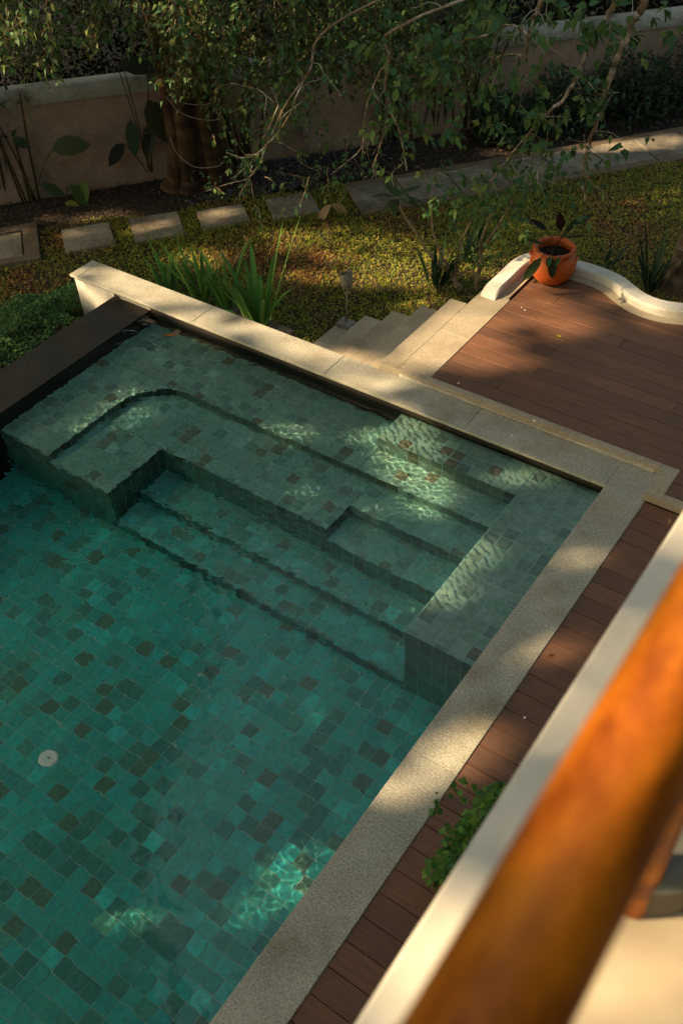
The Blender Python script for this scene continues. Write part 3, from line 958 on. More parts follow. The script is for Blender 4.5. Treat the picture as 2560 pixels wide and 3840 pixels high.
main = [([(1500, -150), (1480, 0), (1452, 50), (1425, 110), (1405, 160), (1388, 220), (1372, 270), (1352, 330), (1340, 380), (1335, 415), (1343, 460)], 7.8, .028, .007),
        ([(1450, -120), (1415, 0), (1385, 50), (1345, 125), (1318, 185), (1292, 230), (1250, 265), (1215, 305), (1195, 345)], 7.9, .022, .007),
        ([(1300, -140), (1243, 0), (1225, 45), (1211, 90), (1208, 145)], 7.7, .016, .009),
        ([(1216, 85), (1190, 62), (1155, 58), (1120, 78), (1060, 95)], 7.7, .009, .004),
        ([(1208, 130), (1180, 124), (1150, 128), (1125, 145)], 7.7, .006, .003),
        ([(1250, -120), (1150, -40), (900, 70), (893, 130), (885, 200), (900, 260), (922, 320), (935, 392)], 8.0, .013, .005),
        ([(900, 130), (870, 170), (845, 230), (835, 290), (832, 335), (805, 365), (760, 400)], 8.1, .007, .003),
        ([(1120, -120), (760, 60), (715, 155), (690, 200), (655, 280), (600, 345), (560, 362), (520, 350)], 8.0, .009, .003),
        ([(690, 190), (650, 250), (628, 300), (580, 400), (530, 420), (470, 440)], 8.1, .006, .003),
        ([(640, 240), (612, 305), (585, 345), (575, 400), (585, 470)], 8.1, .0045, .002),
        ([(1210, 310), (1180, 345), (1150, 385), (1120, 420), (1090, 440)], 7.9, .006, .003),
        ([(1180, 340), (1215, 355), (1235, 390), (1225, 410)], 7.9, .004, .002),
        ([(885, 290), (868, 350), (857, 375)], 8.0, .007, .003),
        ([(1352, 190), (1375, 215), (1420, 212)], 7.8, .005, .003),
        ([(1290, 215), (1260, 260), (1255, 330), (1240, 400)], 7.9, .003, .002),
        ([(1210, 145), (1200, 200), (1190, 260)], 7.7, .003, .0015),
        ([(955, 380), (990, 395), (1090, 392), (1120, 390)], 8.0, .003, .002),
        ([(1340, 310), (1345, 345), (1346, 385)], 7.8, .003, .002),
        ([(660, 270), (600, 210), (530, 190)], 8.3, .004, .002)]
LP = []
bark_poly = []
for pts, dep, r0, r1 in main:
    bark_poly.append(bark_tube(px_branch(pts, dep, .3), r0, r1, tr))
tw = []
for b, (pts, dep, r0, r1) in zip(bark_poly, main):
    tw += twigs_from(b, 12 if r0 > .01 else 6, .34, .55, .55)
sm = MB()
for q in tw:
    sm.tube(q, np.linspace(.0032, .0014, len(q)), random.choice(PALE[:4]), 4, False)
tag(sm.build('twigs', M_bark, tr), kind='stuff')
LP.append(leaves_on(tw, 13, .07, GREENS, .015, aspect=.6))
def cluster(x, y, rx, ry, dep, n, size, cols=GREENS):
    q = []
    for _ in range(n):
        p = px_branch([(x + random.gauss(0, rx), y + random.gauss(0, ry))], dep + random.gauss(0, .18))[0]
        d = rng.normal(size=3) * .6 + np.array([0, 0, -.2]); d /= np.linalg.norm(d)
        q.append(np.array([p, p + d * .07, p + d * .13 + rng.normal(size=3) * .02]))
    return leaves_on(q, 42, size, cols, .012, aspect=.62)
for (x, y, rx, ry, n_, sz) in [(1180, 20, 60, 25, 26, .085), (1320, 40, 70, 25, 26, .08), (1080, 70, 50, 40, 30, .085), (1010, 100, 45, 35, 26, .085),
                               (1220, 190, 50, 28, 26, .075), (1330, 90, 40, 22, 18, .08), (1470, 60, 50, 22, 20, .075), (1440, 110, 60, 18, 14, .07),
                               (1150, 260, 70, 40, 40, .065), (1240, 270, 30, 20, 14, .07), (1270, 330, 30, 25, 14, .07), (1330, 215, 40, 15, 12, .07),
                               (1200, 480, 50, 30, 30, .062), (1110, 440, 60, 35, 30, .058), (990, 440, 35, 40, 22, .05), (1040, 480, 50, 35, 26, .055),
                               (1290, 400, 30, 10, 9, .07), (1240, 360, 25, 30, 14, .065), (940, 160, 50, 40, 30, .08), (960, 240, 40, 40, 26, .07), (1300, 500, 20, 6, 4, .07),
                               (1400, 330, 60, 20, 10, .07), (1060, 180, 45, 30, 24, .075), (1150, 390, 40, 22, 16, .05), (900, 300, 30, 25, 12, .06)]:
    LP.append(cluster(x, y, rx * 1.1, ry * 1.15, 7.9, int(n_ * .42), sz * 1.25))
foliage('foliage', LP, tr)

# ------------------------------------------------------------------ big multi-stemmed tree at the left by the wall
bt = empty('multi_stemmed_tree', tuple(un(-1.85, 7.35, G)))
tag(bt, 'large dark brown tree with several fused stems in front of the garden wall', 'tree')
BROWN = [(.036, .018, .009), (.052, .027, .012), (.022, .012, .007), (.07, .04, .02)]
base = gp(462, 428, G)
stems = [(-.26, .0, .115, 1.0), (-.10, -.05, .12, .6), (.05, .04, .125, -.2), (.20, -.02, .11, -.6), (.30, .08, .10, -1.), (-.02, .16, .13, .1)]
for dx, dy, r_, lean in stems:
    p0 = base + np.array([.79, .61, 0]) * dx + np.array([-.61, .79, 0]) * dy
    pts = [p0 + np.array([.79, .61, 0]) * (dx * .28), p0 + np.array([0, 0, .35]), p0 + np.array([0, 0, 1.2]) - np.array([.79, .61, 0]) * dx * .12,
           p0 + np.array([0, 0, 2.6]) + np.array([.79, .61, 0]) * dx * .3, p0 + np.array([0, 0, 5.2]) + np.array([.79, .61, 0]) * dx * 2.5]
    P_ = spline(pts, 9)
    m = MB(); rad = np.interp(np.linspace(0, 1, len(P_)), [0, .08, .3, 1], [r_ * 1.7, r_ * 1.15, r_, r_ * .6]) * (1 + .03 * np.sin(np.linspace(0, 9, len(P_)) + dx * 20))
    m.tube(P_, rad, (0, 0, 0), 14)
    m.c[-1] = np.repeat(pick(BROWN, len(P_), .15), 14, 0); m.hascol = True
    m.build('trunk', M_bark, bt)
# strands of small leaves hanging from its crown across the wall
def ybot(x):
    return np.interp(x, [-50, 60, 200, 330, 380, 450, 520, 600, 660, 720, 760, 850, 950, 1050, 1120], [150, 175, 120, 100, 180, 230, 300, 240, 290, 190, 210, 200, 220, 220, 180])
strands = []
for k in range(290):
    x = random.uniform(-60, 1130)
    if random.random() < .6: x = random.uniform(370, 1100)
    dep = random.uniform(9.9, 11.7)
    yb = ybot(x) * random.uniform(.25, 1.0)
    pts = [(x + random.uniform(-60, 60), -120)]
    yy_ = -120
    while yy_ < yb:
        yy_ += random.uniform(40, 80); pts.append((x + random.gauss(0, 14), min(yy_, yb)))
    pts.append((x + random.gauss(0, 22), yb + random.uniform(-10, 25)))
    strands.append(spline(px_branch(pts, dep, random.uniform(-.4, .4)), 4))
sm = MB()
for q in strands:
    if random.random() < .6:
        sm.tube(q, np.linspace(.006, .002, len(q)), random.choice([(.12, .08, .05), (.18, .13, .08), (.08, .05, .03)]), 4, False)
tw2 = []
for q in strands:
    vis = q[len(q) // 3:]
    tw2 += twigs_from(vis, 4, .30, .4, .6, 0)
for q in tw2: sm.tube(q, np.linspace(.003, .0012, len(q)), (.14, .10, .055), 3, False)
for (x, y, sx_, sy_, n_) in [(640, 340, 40, 20, 5), (560, 300, 30, 40, 5), (740, 300, 40, 40, 6), (620, 420, 60, 20, 6), (700, 400, 30, 30, 5), (560, 440, 50, 15, 5)]:
    for _ in range(n_):
        p = px_branch([(x + random.gauss(0, sx_), y + random.gauss(0, sy_))], random.uniform(10, 11))[0]
        tw2 += twigs_from(np.array([p, p + .01]), 1, .35, .3, .9, 0)
        sm.tube(tw2[-1], np.linspace(.005, .002, 6), (.24, .17, .10), 4, False)
tag(sm.build('twigs', M_bark, bt), kind='stuff')
cols_mix = OLIVE + GREENS
LP = [leaves_on(strands[::2], 19, .074, OLIVE, .05, aspect=.55), leaves_on(strands[1::2], 21, .078, GREENS, .05, aspect=.6), leaves_on(tw2, 15, .072, cols_mix, .02, aspect=.6)]
for (x, y, rx, ry, n_, sz) in [(560, 270, 35, 20, 18, .05), (655, 215, 50, 25, 24, .05), (650, 300, 35, 30, 18, .045), (700, 265, 30, 20, 12, .05), (760, 380, 30, 30, 18, .045),
                               (570, 370, 22, 14, 10, .045), (480, 390, 20, 30, 8, .045), (740, 410, 40, 20, 14, .04), (850, 230, 30, 30, 18, .06), (610, 150, 50, 30, 26, .05)]:
    LP.append(cluster(x, y, rx, ry, 10.6, n_, sz * 1.2))
foliage('foliage', LP, bt)
wr = empty('string_light_cable', tuple(base + np.array([0, -.3, .8])))
tag(wr, 'pale cable looping in sagging curves across the thick left trunk', 'cable')
hx = np.array([-.61, .79, 0])
for pts in ([(380, 150), (398, 165), (430, 176), (470, 178), (500, 176)], [(382, 205), (402, 228), (428, 238), (470, 240), (498, 232)],
            [(382, 222), (410, 255), (450, 272), (490, 276), (512, 270)], [(390, 315), (402, 345), (425, 370), (455, 385), (500, 382), (512, 372)]):
    dd = (base - C) @ hx - .33
    q = spline(px_branch(pts, dd), 5)
    m = MB(); m.tube(q, .0055, None, 6); m.build('cable', M_wire, wr)
lf = empty('hanging_lantern', tuple(vp(374, 190, base - hx * .4)))
tag(lf, 'small amber lamp disc hanging beside the thick trunk over the wall cap', 'lantern')
m = MB(); m.lathe([(.0, .03), (.06, .03), (.075, .012), (.072, -.01), (.06, -.025), (.0, -.027)], vp(374, 190, base - hx * .4), 20); m.build('disc', M_bulb, lf)
m = MB(); m.tube([vp(374, 186, base - hx * .4), vp(376, 120, base - hx * .4), vp(380, 20, base - hx * .4)], .006); m.build('cord', M_hole, lf)

# ------------------------------------------------------------------ tree trunk at the right edge beyond the kerb
rt = empty('ringed_trunk_tree', (-.72, 3.95, G))
tag(rt, 'rough barked tree trunk at the right edge with white cable wound round it', 'tree')
rb = gp(1560, 660, G)
tk = spline([rb + np.array([0, 0, -.1]), rb + np.array([.01, 0, .12]), rb + np.array([.05, .02, .5]), rb + np.array([.14, .08, 1.2]), rb + np.array([.3, .15, 3.0]), rb + np.array([.5, .2, 5.0])], 10)
m = MB(); rad = np.interp(np.linspace(0, 1, len(tk)), [0, .12, .35, 1], [.27, .215, .175, .14]) * rng.uniform(.985, 1.015, len(tk))
m.tube(tk, rad, (0, 0, 0), 22); m.c[-1] = np.repeat(pick([(.10, .075, .05), (.14, .105, .07), (.075, .055, .038)], len(tk), .2), 22, 0); m.hascol = True
m.build('trunk', M_bark, rt)
for zz, rr_ in ((.12, .215), (.55, .185)):
    pr = rb + np.array([.02 + .08 * zz, .02, zz])
    th = np.linspace(0, 2 * math.pi, 30)
    m = MB(); m.tube(np.stack([pr[0] + rr_ * np.cos(th), pr[1] + rr_ * np.sin(th), pr[2] + .05 * np.sin(th + .7)], 1), .005, None, 6); m.build('cable', M_wire, rt)

# ------------------------------------------------------------------ clumps of strap leaves behind the far coping
def strap_clump(pxpts, z, nl, ln, wd, label, cols, group=None, name='strap_leaf_plant', spreadx=.13, lean=.62):
    p0 = gp(*pxpts, z)
    e_ = empty(name, tuple(p0)); tag(e_, label, 'plant', group)
    for k in range(int(nl * 1.5)):
        th = random.uniform(0, 2 * math.pi)
        t = lean * random.uniform(.15, 1.0)
        D = np.array([[math.cos(th) * t, math.sin(th) * t, 1.0]])
        P0 = p0 + np.array([math.cos(th), math.sin(th), 0]) * random.uniform(0, spreadx)
        Nn = np.array([[-math.cos(th) * 1.0, -math.sin(th) * 1.0, t]]) + rng.normal(size=(1, 3)) * .5
        L = ln * random.uniform(.6, 1.4)
        me_ = leaf_mesh('leaf', P0[None], D, Nn, np.array([L]), np.array([wd * random.uniform(.7, 1.2)]), pick(cols, 1, .25), 'blade', fold=.22, droop=random.uniform(.05, .45))
        link('leaf', me_, e_)
    return e_
SG = [(.09, .24, .04), (.13, .30, .055), (.07, .19, .04), (.20, .34, .08), (.08, .22, .06)]
IG = 'strap leaved plants behind the pool coping'
strap_clump((388, 668), G, 9, .62, .055, 'leftmost strap leaved clump behind the far coping, sparse and low', SG, IG)
strap_clump((470, 690), G, 13, .85, .055, 'tall strap leaved clump leaning right behind the middle of the coping, with dry seed heads', SG, IG)
strap_clump((520, 715), G, 10, .80, .05, 'strap leaved clump with one straight pale upright blade', SG, IG)
strap_clump((600, 760), G, 15, .95, .06, 'densest strap leaved clump, rightmost behind the coping beside the brick edging', SG, IG)
DG = [(.028, .06, .028), (.035, .075, .03), (.022, .05, .03)]
strap_clump((1000, 660), G, 12, .55, .05, 'dark green strap leaved clump beside the top of the garden steps', DG, 'dark strap leaved plants')
strap_clump((1075, 600), G, 7, .5, .06, 'dark rosette of strap leaves under the bare forked shrub', DG, 'dark strap leaved plants')
strap_clump((1490, 665), G, 13, .7, .04, 'thin leaved dark clump between the kerb and the ringed trunk', DG, 'dark strap leaved plants')
strap_clump((1378, 615), G, 3, .35, .05, 'single small dark shoot just behind the white kerb', DG, 'dark strap leaved plants')
# dry seed heads
for (x, y, x2, y2, lab) in ((485, 680, 566, 555, 'tall dry tan seed stalk standing out of the strap leaves'), (475, 690, 510, 590, 'shorter dry seed stalk beside the straight pale blade')):
    a = gp(x, y + 15, G); b = vp(x2, y2, a)
    e_ = empty('seed_stalk', tuple(a)); tag(e_, lab, 'seed stalk', 'dry seed stalks')
    m = MB(); m.tube(spline([a, (a + b) / 2 + np.array([.02, 0, .03]), b], 5), .004, (.42, .30, .13), 5)
    m.build('stalk', M_chip, e_)
    m = MB()
    for _ in range(5):
        d = rng.normal(size=3) * .4 + np.array([0, 0, 1]); d /= np.linalg.norm(d)
        m.tube([b, b + d * .05, b + d * .085], [.003, .007, .001], (.45, .28, .12), 5)
    m.build('pods', M_chip, e_)
# low brick edging behind the coping
bk = empty('brick_edging', tuple(gp(625, 757, G))); tag(bk, 'short row of tan edging bricks in the lawn behind the coping', 'edging')
for k, (x, y) in enumerate(((538, 715), (572, 728), (620, 748), (655, 762))):
    p = gp(x, y, G)
    m = MB(); m.bevbox((p[0] - .12, p[1] - .07, G - .05), (p[0] + .11, p[1] + .03, G + .045), .006); m.build('brick', M_pavedge, bk)

# ------------------------------------------------------------------ clipped hedge left of the pool
hd = empty('clipped_hedge', (-6.1, -1.2, G))
tag(hd, 'clipped small leaved hedge mound left of the pool wall', 'hedge')
P = []
while len(P) < 46000:
    q = rng.uniform(-1, 1, (30000, 3))
    r_ = (np.abs(q) ** 3.2).sum(1)
    q = q[(r_ < 1) & (r_ > .52)]
    P.extend(q.tolist())
P = np.array(P[:46000])
bumpn = 1 + .07 * np.sin(P[:, 0] * 9 + P[:, 1] * 5) + .06 * np.sin(P[:, 1] * 13 + 2)
nr = P / np.linalg.norm(P, axis=1)[:, None]
P = P * bumpn[:, None] * np.array([.56, 1.75, .32]) + np.array([-5.80, -1.22, G + .15])
keep = (P[:, 2] > G - .02) & (P[:, 0] < np.where(P[:, 1] > -.25, -5.72, -5.13)); P = P[keep]; nr = nr[keep]
n = len(P)
foliage('foliage', [[P, nr + rdir(n) * .9 + np.array([0, 0, .4]), rdir(n) * .7 + np.array([0, 0, .8]), rng.uniform(.026, .046, n), rng.uniform(.018, .028, n),
                     pick([(.08, .20, .06), (.06, .15, .05), (.12, .26, .08), (.045, .11, .04)], n, .3)]], hd)
m = MB(); m.box((-6.1, -2.7, G - .05), (-5.5, -.1, G + .25)); m.build('woody_core', M_soil, hd)

# ------------------------------------------------------------------ bare forked frangipani shrub between steps and lawn
fb = gp(1056, 668, G); fr = empty('frangipani_shrub', tuple(fb))
tag(fr, 'bare forked frangipani shrub beside the steps with one rosette of long leaves', 'shrub')
def fpt(x, y): return vp(x, y, fb)
FC = [(.26, .185, .11), (.32, .235, .15), (.20, .14, .085)]
bark_tube([fb, fpt(1052, 662), fpt(1040, 632)], .030, .024, fr, 'stem', FC, 5, 9)
for pts, a, b in (([(1040, 632), (1020, 615), (990, 590), (958, 540), (915, 470)], .018, .009), ([(1040, 632), (1015, 590), (996, 540), (990, 476)], .015, .008),
                  ([(1040, 632), (1046, 615), (1056, 560), (1085, 500), (1100, 465)], .016, .009), ([(1042, 634), (1060, 630), (1072, 616)], .014, .008)):
    bark_tube([fpt(*q) for q in pts], a, b, fr, 'stem', FC, 5, 8)
f2 = gp(1092, 668, G)
def fpt2(x, y): return vp(x, y, f2)
bark_tube([f2, fpt2(1096, 640), fpt2(1102, 600), fpt2(1105, 560), fpt2(1115, 520), fpt2(1135, 480)], .022, .012, fr, 'stem', FC, 5, 8)
bark_tube([fpt2(1105, 575), fpt2(1135, 530), fpt2(1160, 490), fpt2(1180, 455)], .014, .009, fr, 'stem', FC, 5, 8)
rp = fpt(912, 455)
for k in range(11):
    th = k * 2.4; D = np.array([[math.cos(th), math.sin(th), .55 if k % 2 else .1]])
    me_ = leaf_mesh('leaf', rp[None] + D * .02, D, np.array([[0, 0, 1.]]) + D * -.4, np.array([random.uniform(.24, .32)]), np.array([.085]), pick([(.055, .085, .03), (.04, .07, .03), (.08, .10, .035)], 1), 'oval', fold=.1, droop=.25)
    link('leaf', me_, fr)
LPf = []
for (x, y, rx, ry, n_) in [(1150, 470, 40, 30, 26), (1080, 480, 40, 25, 22), (1110, 595, 25, 20, 12), (1060, 560, 15, 20, 6), (1190, 430, 40, 25, 16)]:
    q = []
    for _ in range(n_):
        p = vp(x + random.gauss(0, rx), y + random.gauss(0, ry), fb + np.array([0, random.gauss(0, .15), 0])); d = rdir(1)[0]
        q.append(np.array([p, p + d * .08, p + d * .14]))
    LPf.append(leaves_on(q, 34, .07, GREENS, .012, aspect=.5))
foliage('foliage', LPf, fr)
# dead hanging leaf
dp = vp(760, 470, gp(760, 500, G))
dl = leaf_mesh('dry_leaf', np.array([dp, dp + [.01, 0, 0]]), np.array([[-.5, -.3, -.8], [.9, .2, -.25]]), np.array([[0, -1, .5], [0, -.6, .8]]), np.array([.30, .2]), np.array([.12, .1]), np.array([(.36, .25, .15), (.30, .2, .11)]), 'oval', fold=.3, droop=.1)
tag(link('dry_leaf', dl), 'large curled dry tan leaf hanging above the stepping stones', 'dry leaf')

# ------------------------------------------------------------------ wall foot planting
def canes(x, y, nn, n_, h, sp, lab, leafsize=0, topleaf=0):
    b = gp(x, y, G); e_ = empty('cane_clump', tuple(b)); tag(e_, lab, 'plant', 'cane clumps against the garden wall')
    m = MB()
    for _ in range(n_):
        p = b + U2 * random.gauss(0, sp); l = U2 * random.gauss(0, .16) + N2 * random.uniform(-.12, .05)
        hh = h * random.uniform(.6, 1.1)
        m.tube(spline([p, p + l * hh * .4 + np.array([0, 0, hh * .5]), p + l * hh + np.array([0, 0, hh])], 4), np.array(np.linspace(.016, .009, 9)), random.choice([(.035, .035, .014), (.05, .03, .016), (.028, .04, .016)]), 5)
    m.build('canes', M_bark, e_)
    if topleaf:
        P = b + rng.normal(size=(topleaf, 3)) * np.array([.22, .22, .28]) + np.array([0, 0, h * .95])
        foliage('foliage', [[P, rdir(topleaf) + np.array([0, 0, -.3]), rdir(topleaf) * .6 + np.array([0, 0, 1]), rng.uniform(.08, .17, topleaf), rng.uniform(.03, .06, topleaf), pick(DG + [(.05, .08, .03)], topleaf)]], e_)
canes(18, 462, 0, 9, 1.35, .08, 'dark cane clump at the left edge of the photo against the wall', topleaf=60)
canes(70, 462, 0, 6, 1.2, .07, 'thin leaning canes right of the left edge clump', topleaf=10)
canes(340, 402, 0, 7, .9, .05, 'stems of the large leaved plant left of the thick trunk')
canes(566, 376, 0, 12, 1.3, .09, 'dark cane clump just right of the thick trunk', topleaf=70)
canes(730, 330, 0, 16, 1.5, .08, 'dense upright cane clump beside the socket box', topleaf=130)
canes(905, 322, 0, 14, 1.4, .12, 'slender spreading canes in the middle of the wall', topleaf=110)
canes(990, 305, 0, 14, 1.3, .12, 'reddish cane clump nearest the right half of the wall', topleaf=90)
canes(1090, 290, 0, 10, 1.4, .14, 'sparse canes in front of the right half of the wall', topleaf=200)
# big leaved plants: every leaf its own blade
BL = [(.035, .06, .02), (.028, .05, .018), (.05, .07, .022)]
def bigleaf(parent, x, y, dirpx, L, Wd, col, off=.25, base_px=None, droop=.2, shape='oval'):
    n0 = 7.55
    rr_ = ray(x, y); t = (n0 - C @ N2) / (rr_ @ N2); p = C + rr_ * t
    d = U2 * dirpx[0] + np.array([0, 0, 1]) * dirpx[1] - N2 * .35
    me_ = leaf_mesh('leaf', p[None], d[None], np.array([[.5, -.62, .55]]) + rng.normal(size=(1, 3)) * .15, np.array([L]), np.array([Wd]), np.array([col]), shape, fold=.08, droop=droop)
    link('leaf', me_, parent)
    if base_px:
        r2_ = ray(*base_px); t2 = (7.6 - C @ N2) / (r2_ @ N2); q = C + r2_ * t2
        m = MB(); m.tube(spline([q, (p + q) / 2 + np.array([0, 0, .05]), p], 4), .007, (.05, .045, .02), 5); m.build('stem', M_bark, parent)
b = gp(345, 400, G)
e1 = empty('large_leaved_plant', tuple(b)); tag(e1, 'large round leaved plant left of the thick trunk in front of the wall', 'plant', 'large leaved plants at the wall')
for (x, y, d, L, w_, c_) in ((340, 230, (.3, -1), .42, .30, (.05, .055, .02)), (352, 275, (.5, -.5), .36, .22, (.018, .028, .016)), (300, 275, (-.1, -1), .36, .17, (.03, .055, .025)),
                            (285, 330, (-.8, -.5), .30, .16, (.018, .02, .012)), (330, 300, (.9, .2), .30, .14, (.03, .04, .02)), (340, 190, (.6, .8), .30, .16, (.03, .045, .02)), (345, 300, (-.3, -.9), .25, .18, (.02, .028, .014)), (270, 150, (.9, .1), .45, .2, (.022, .03, .016)),
                            (285, 160, (.9, .3), .5, .22, (.02, .03, .02))):
    bigleaf(e1, x, y, d, L, w_, c_, base_px=(340 + random.uniform(-12, 12), 395))
b = gp(105, 450, G)
e2 = empty('large_leaved_plant', tuple(b)); tag(e2, 'young large leaved plant at the far left with one yellowing leaf at its foot', 'plant', 'large leaved plants at the wall')
for (x, y, d, L, w_, c_, bp) in ((120, 345, (1, .35), .52, .25, (.035, .06, .022), (88, 425)), (95, 425, (1, -.35), .30, .14, (.03, .055, .02), (75, 450)), (165, 425, (.4, -.6), .28, .18, (.06, .11, .02), (150, 465)),
                            (190, 415, (-.3, -1), .26, .2, (.08, .13, .02), None), (150, 465, (.5, -.2), .24, .15, (.20, .21, .02), None), (30, 320, (.9, -.3), .2, .12, (.025, .045, .018), None)):
    bigleaf(e2, x, y, d, L, w_, c_, base_px=bp)
# row of low shrubs between wall and path on the right
for k, (u_, n_, r_, lab) in enumerate([(2.3, 7.35, .34, 'low dark shrub at the wall foot, first of the row from the middle'), (3.2, 7.4, .42, 'second low shrub along the wall behind the path'), (4.2, 7.4, .46, 'third low shrub along the wall, behind the hanging bare branch'),
                                  (5.2, 7.4, .5, 'broad low shrub along the wall near the right edge'), (6.3, 7.45, .5, 'low shrub along the wall at the right edge of the photo')]):
    c0 = un(u_, n_, G); e_ = empty('low_shrub', tuple(c0)); tag(e_, lab, 'shrub', 'low shrubs along the wall')
    n = 1500
    P = c0 + rdir(n) * (rng.uniform(0, 1, (n, 1)) ** .4) * np.array([r_ * 1.3, r_ * 1.3, r_ * 1.15]) + np.array([0, 0, r_ * .7])
    P = P[P[:, 2] > G]; n = len(P)
    foliage('foliage', [[P, rdir(n) + np.array([0, 0, .1]), rdir(n) * .6 + np.array([0, 0, 1]), rng.uniform(.05, .11, n), rng.uniform(.03, .06, n), pick(DG + [(.05, .085, .035)], n, .3)]], e_)
    m = MB()
    for _ in range(9):
        q = c0 + rng.normal(size=3) * np.array([.08, .08, 0]); d = rng.normal(size=3) * .3 + np.array([0, 0, 1]); m.tube([q, q + d * r_ * .6, q + d * r_ * 1.2], [.01, .007, .004], (.05, .035, .02), 5)
    m.build('stems', M_bark, e_)

# ------------------------------------------------------------------ dark woodland beyond the wall
P = []
n = 90000
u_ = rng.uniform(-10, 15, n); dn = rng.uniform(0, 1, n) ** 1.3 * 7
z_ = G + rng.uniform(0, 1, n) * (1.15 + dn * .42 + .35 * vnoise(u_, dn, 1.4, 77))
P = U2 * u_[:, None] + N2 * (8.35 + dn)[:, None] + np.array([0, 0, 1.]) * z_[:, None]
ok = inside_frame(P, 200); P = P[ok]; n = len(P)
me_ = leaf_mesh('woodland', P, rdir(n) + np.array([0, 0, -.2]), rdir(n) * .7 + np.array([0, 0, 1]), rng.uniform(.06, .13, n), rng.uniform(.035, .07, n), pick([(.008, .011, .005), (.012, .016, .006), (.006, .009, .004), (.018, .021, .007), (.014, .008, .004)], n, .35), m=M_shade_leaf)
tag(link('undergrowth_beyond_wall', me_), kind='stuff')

# ------------------------------------------------------------------ terracotta pot and its plant
pc_ = gp(1264, 641, ZD)
pt = empty('terracotta_pot', tuple(pc_)); tag(pt, 'round orange terracotta pot with a fluted rim on the far corner of the deck', 'pot')
m = MB(); m.lathe([(.0, .0), (.115, 0), (.135, .012), (.175, .06), (.205, .12), (.214, .18), (.205, .235), (.185, .272), (.172, .288), (.170, .30), (.176, .306)], pc_, 56); m.build('body', M_terra, pt)
NR = 56
prof = [(.170, .300), (.188, .306), (.197, .316), (.197, .328), (.186, .338), (.168, .338), (.158, .33), (.152, .312), (.148, .25)]
s = MB(); vs = []
for i_, (r_, z_) in enumerate(prof):
    for k in range(NR):
        th = 2 * math.pi * k / NR
        fl = 1 + (.022 * math.sin(th * 14) if 1 <= i_ <= 5 else 0)
        vs.append((pc_[0] + r_ * fl * math.cos(th), pc_[1] + r_ * fl * math.sin(th), pc_[2] + z_ + (.004 * math.sin(th * 14 + 1) if 2 <= i_ <= 5 else 0)))
s.add(vs, [(i_ * NR + k, i_ * NR + (k + 1) % NR, (i_ + 1) * NR + (k + 1) % NR, (i_ + 1) * NR + k) for i_ in range(len(prof) - 1) for k in range(NR)], None, True)
s.build('rim', M_terra, pt)
for th in (math.radians(15), math.radians(195), math.radians(-75)):
    q = pc_ + np.array([math.cos(th) * .198, math.sin(th) * .198, .245]); m = MB()
    tg = np.array([-math.sin(th), math.cos(th), 0]); o_ = np.array([math.cos(th), math.sin(th), 0])
    m.tube(spline([q - tg * .035 - o_ * .01, q - tg * .02 + o_ * .018, q + tg * .02 + o_ * .018, q + tg * .035 - o_ * .01], 4), .011, None, 8); m.build('handle', M_terra, pt)
m = MB(); m.lathe([(.0, .272), (.10, .268), (.152, .262)], pc_, 30); m.build('soil', M_soil, pt)
pp = empty('potted_plant', tuple(pc_ + [0, 0, .27])); tag(pp, 'dark broad leaved plant growing and drooping from the orange pot', 'plant')
top = pc_ + np.array([0, 0, .28])
def pleaf(x, y, x2, y2, w_, c_, out=0.0, droop=.05):
    a_ = vp(x, y, pc_ + np.array([.61, -.79, 0]) * out); b_ = vp(x2, y2, pc_ + np.array([.61, -.79, 0]) * (out + .03))
    D = b_ - a_; L = np.linalg.norm(D)
    link('leaf', leaf_mesh('leaf', a_[None], D[None], np.array([[.5, -.7, .8]]) + rng.normal(size=(1, 3)) * .2, np.array([L]), np.array([w_]), np.array([c_]), 'oval', fold=.14, droop=droop), pp)
    m = MB(); m.tube(spline([top, (top + a_) / 2 + np.array([0, 0, .05]), a_], 4), .004, (.05, .03, .02), 5); m.build('stem', M_bark, pp)
pleaf(1243, 592, 1200, 640, .085, (.045, .07, .025), .24, .1)
pleaf(1266, 592, 1268, 638, .085, (.03, .05, .022), .25)
pleaf(1262, 588, 1256, 612, .05, (.03, .09, .04), .26)
pleaf(1285, 590, 1272, 612, .045, (.03, .085, .04), .26)
pleaf(1255, 530, 1215, 500, .06, (.012, .02, .014), 0)
pleaf(1287, 530, 1284, 485, .085, (.028, .012, .012), 0)
pleaf(1300, 535, 1320, 500, .05, (.02, .05, .028), .0)
pleaf(1312, 515, 1362, 492, .06, (.02, .045, .03), .0)
pleaf(1296, 545, 1345, 540, .025, (.03, .045, .02), .02)
pleaf(1245, 560, 1208, 548, .03, (.03, .06, .03), .1)

# ------------------------------------------------------------------ garden spotlight
lb = gp(795, 748, -.62); sp = empty('garden_spotlight', tuple(lb)); tag(sp, 'bronze garden spotlight on a thin stake at the bottom of the steps', 'spotlight')
m = MB(); m.bevbox((lb[0] - .085, lb[1] - .065, -.62), (lb[0] + .085, lb[1] + .065, -.575), .006); m.build('base', M_lampm, sp)
ht = vp(797, 660, lb)
m = MB(); m.tube([lb + [0, 0, .04], ht + [0, 0, .01]], .0085, None, 8); m.build('stake', M_lampm, sp)
ax = np.array([-.10, .05, 1.0]); ax /= np.linalg.norm(ax)
bt_ = MatrixRot = Vector(ax).to_track_quat('Z', 'Y').to_matrix()
s = MB(); vs = []
prof = [(.0, 0), (.03, 0), (.052, .022), (.064, .06), (.066, .10), (.062, .155)]
nv = 28
for i_, (r_, z_) in enumerate(prof):
    for k in range(nv):
        th = 2 * math.pi * k / nv
        zz = z_ + (.022 * math.cos(th - 2.0) if i_ == len(prof) - 1 else 0)
        vs.append(ht + np.array(bt_ @ Vector((r_ * math.cos(th), r_ * math.sin(th), zz))))
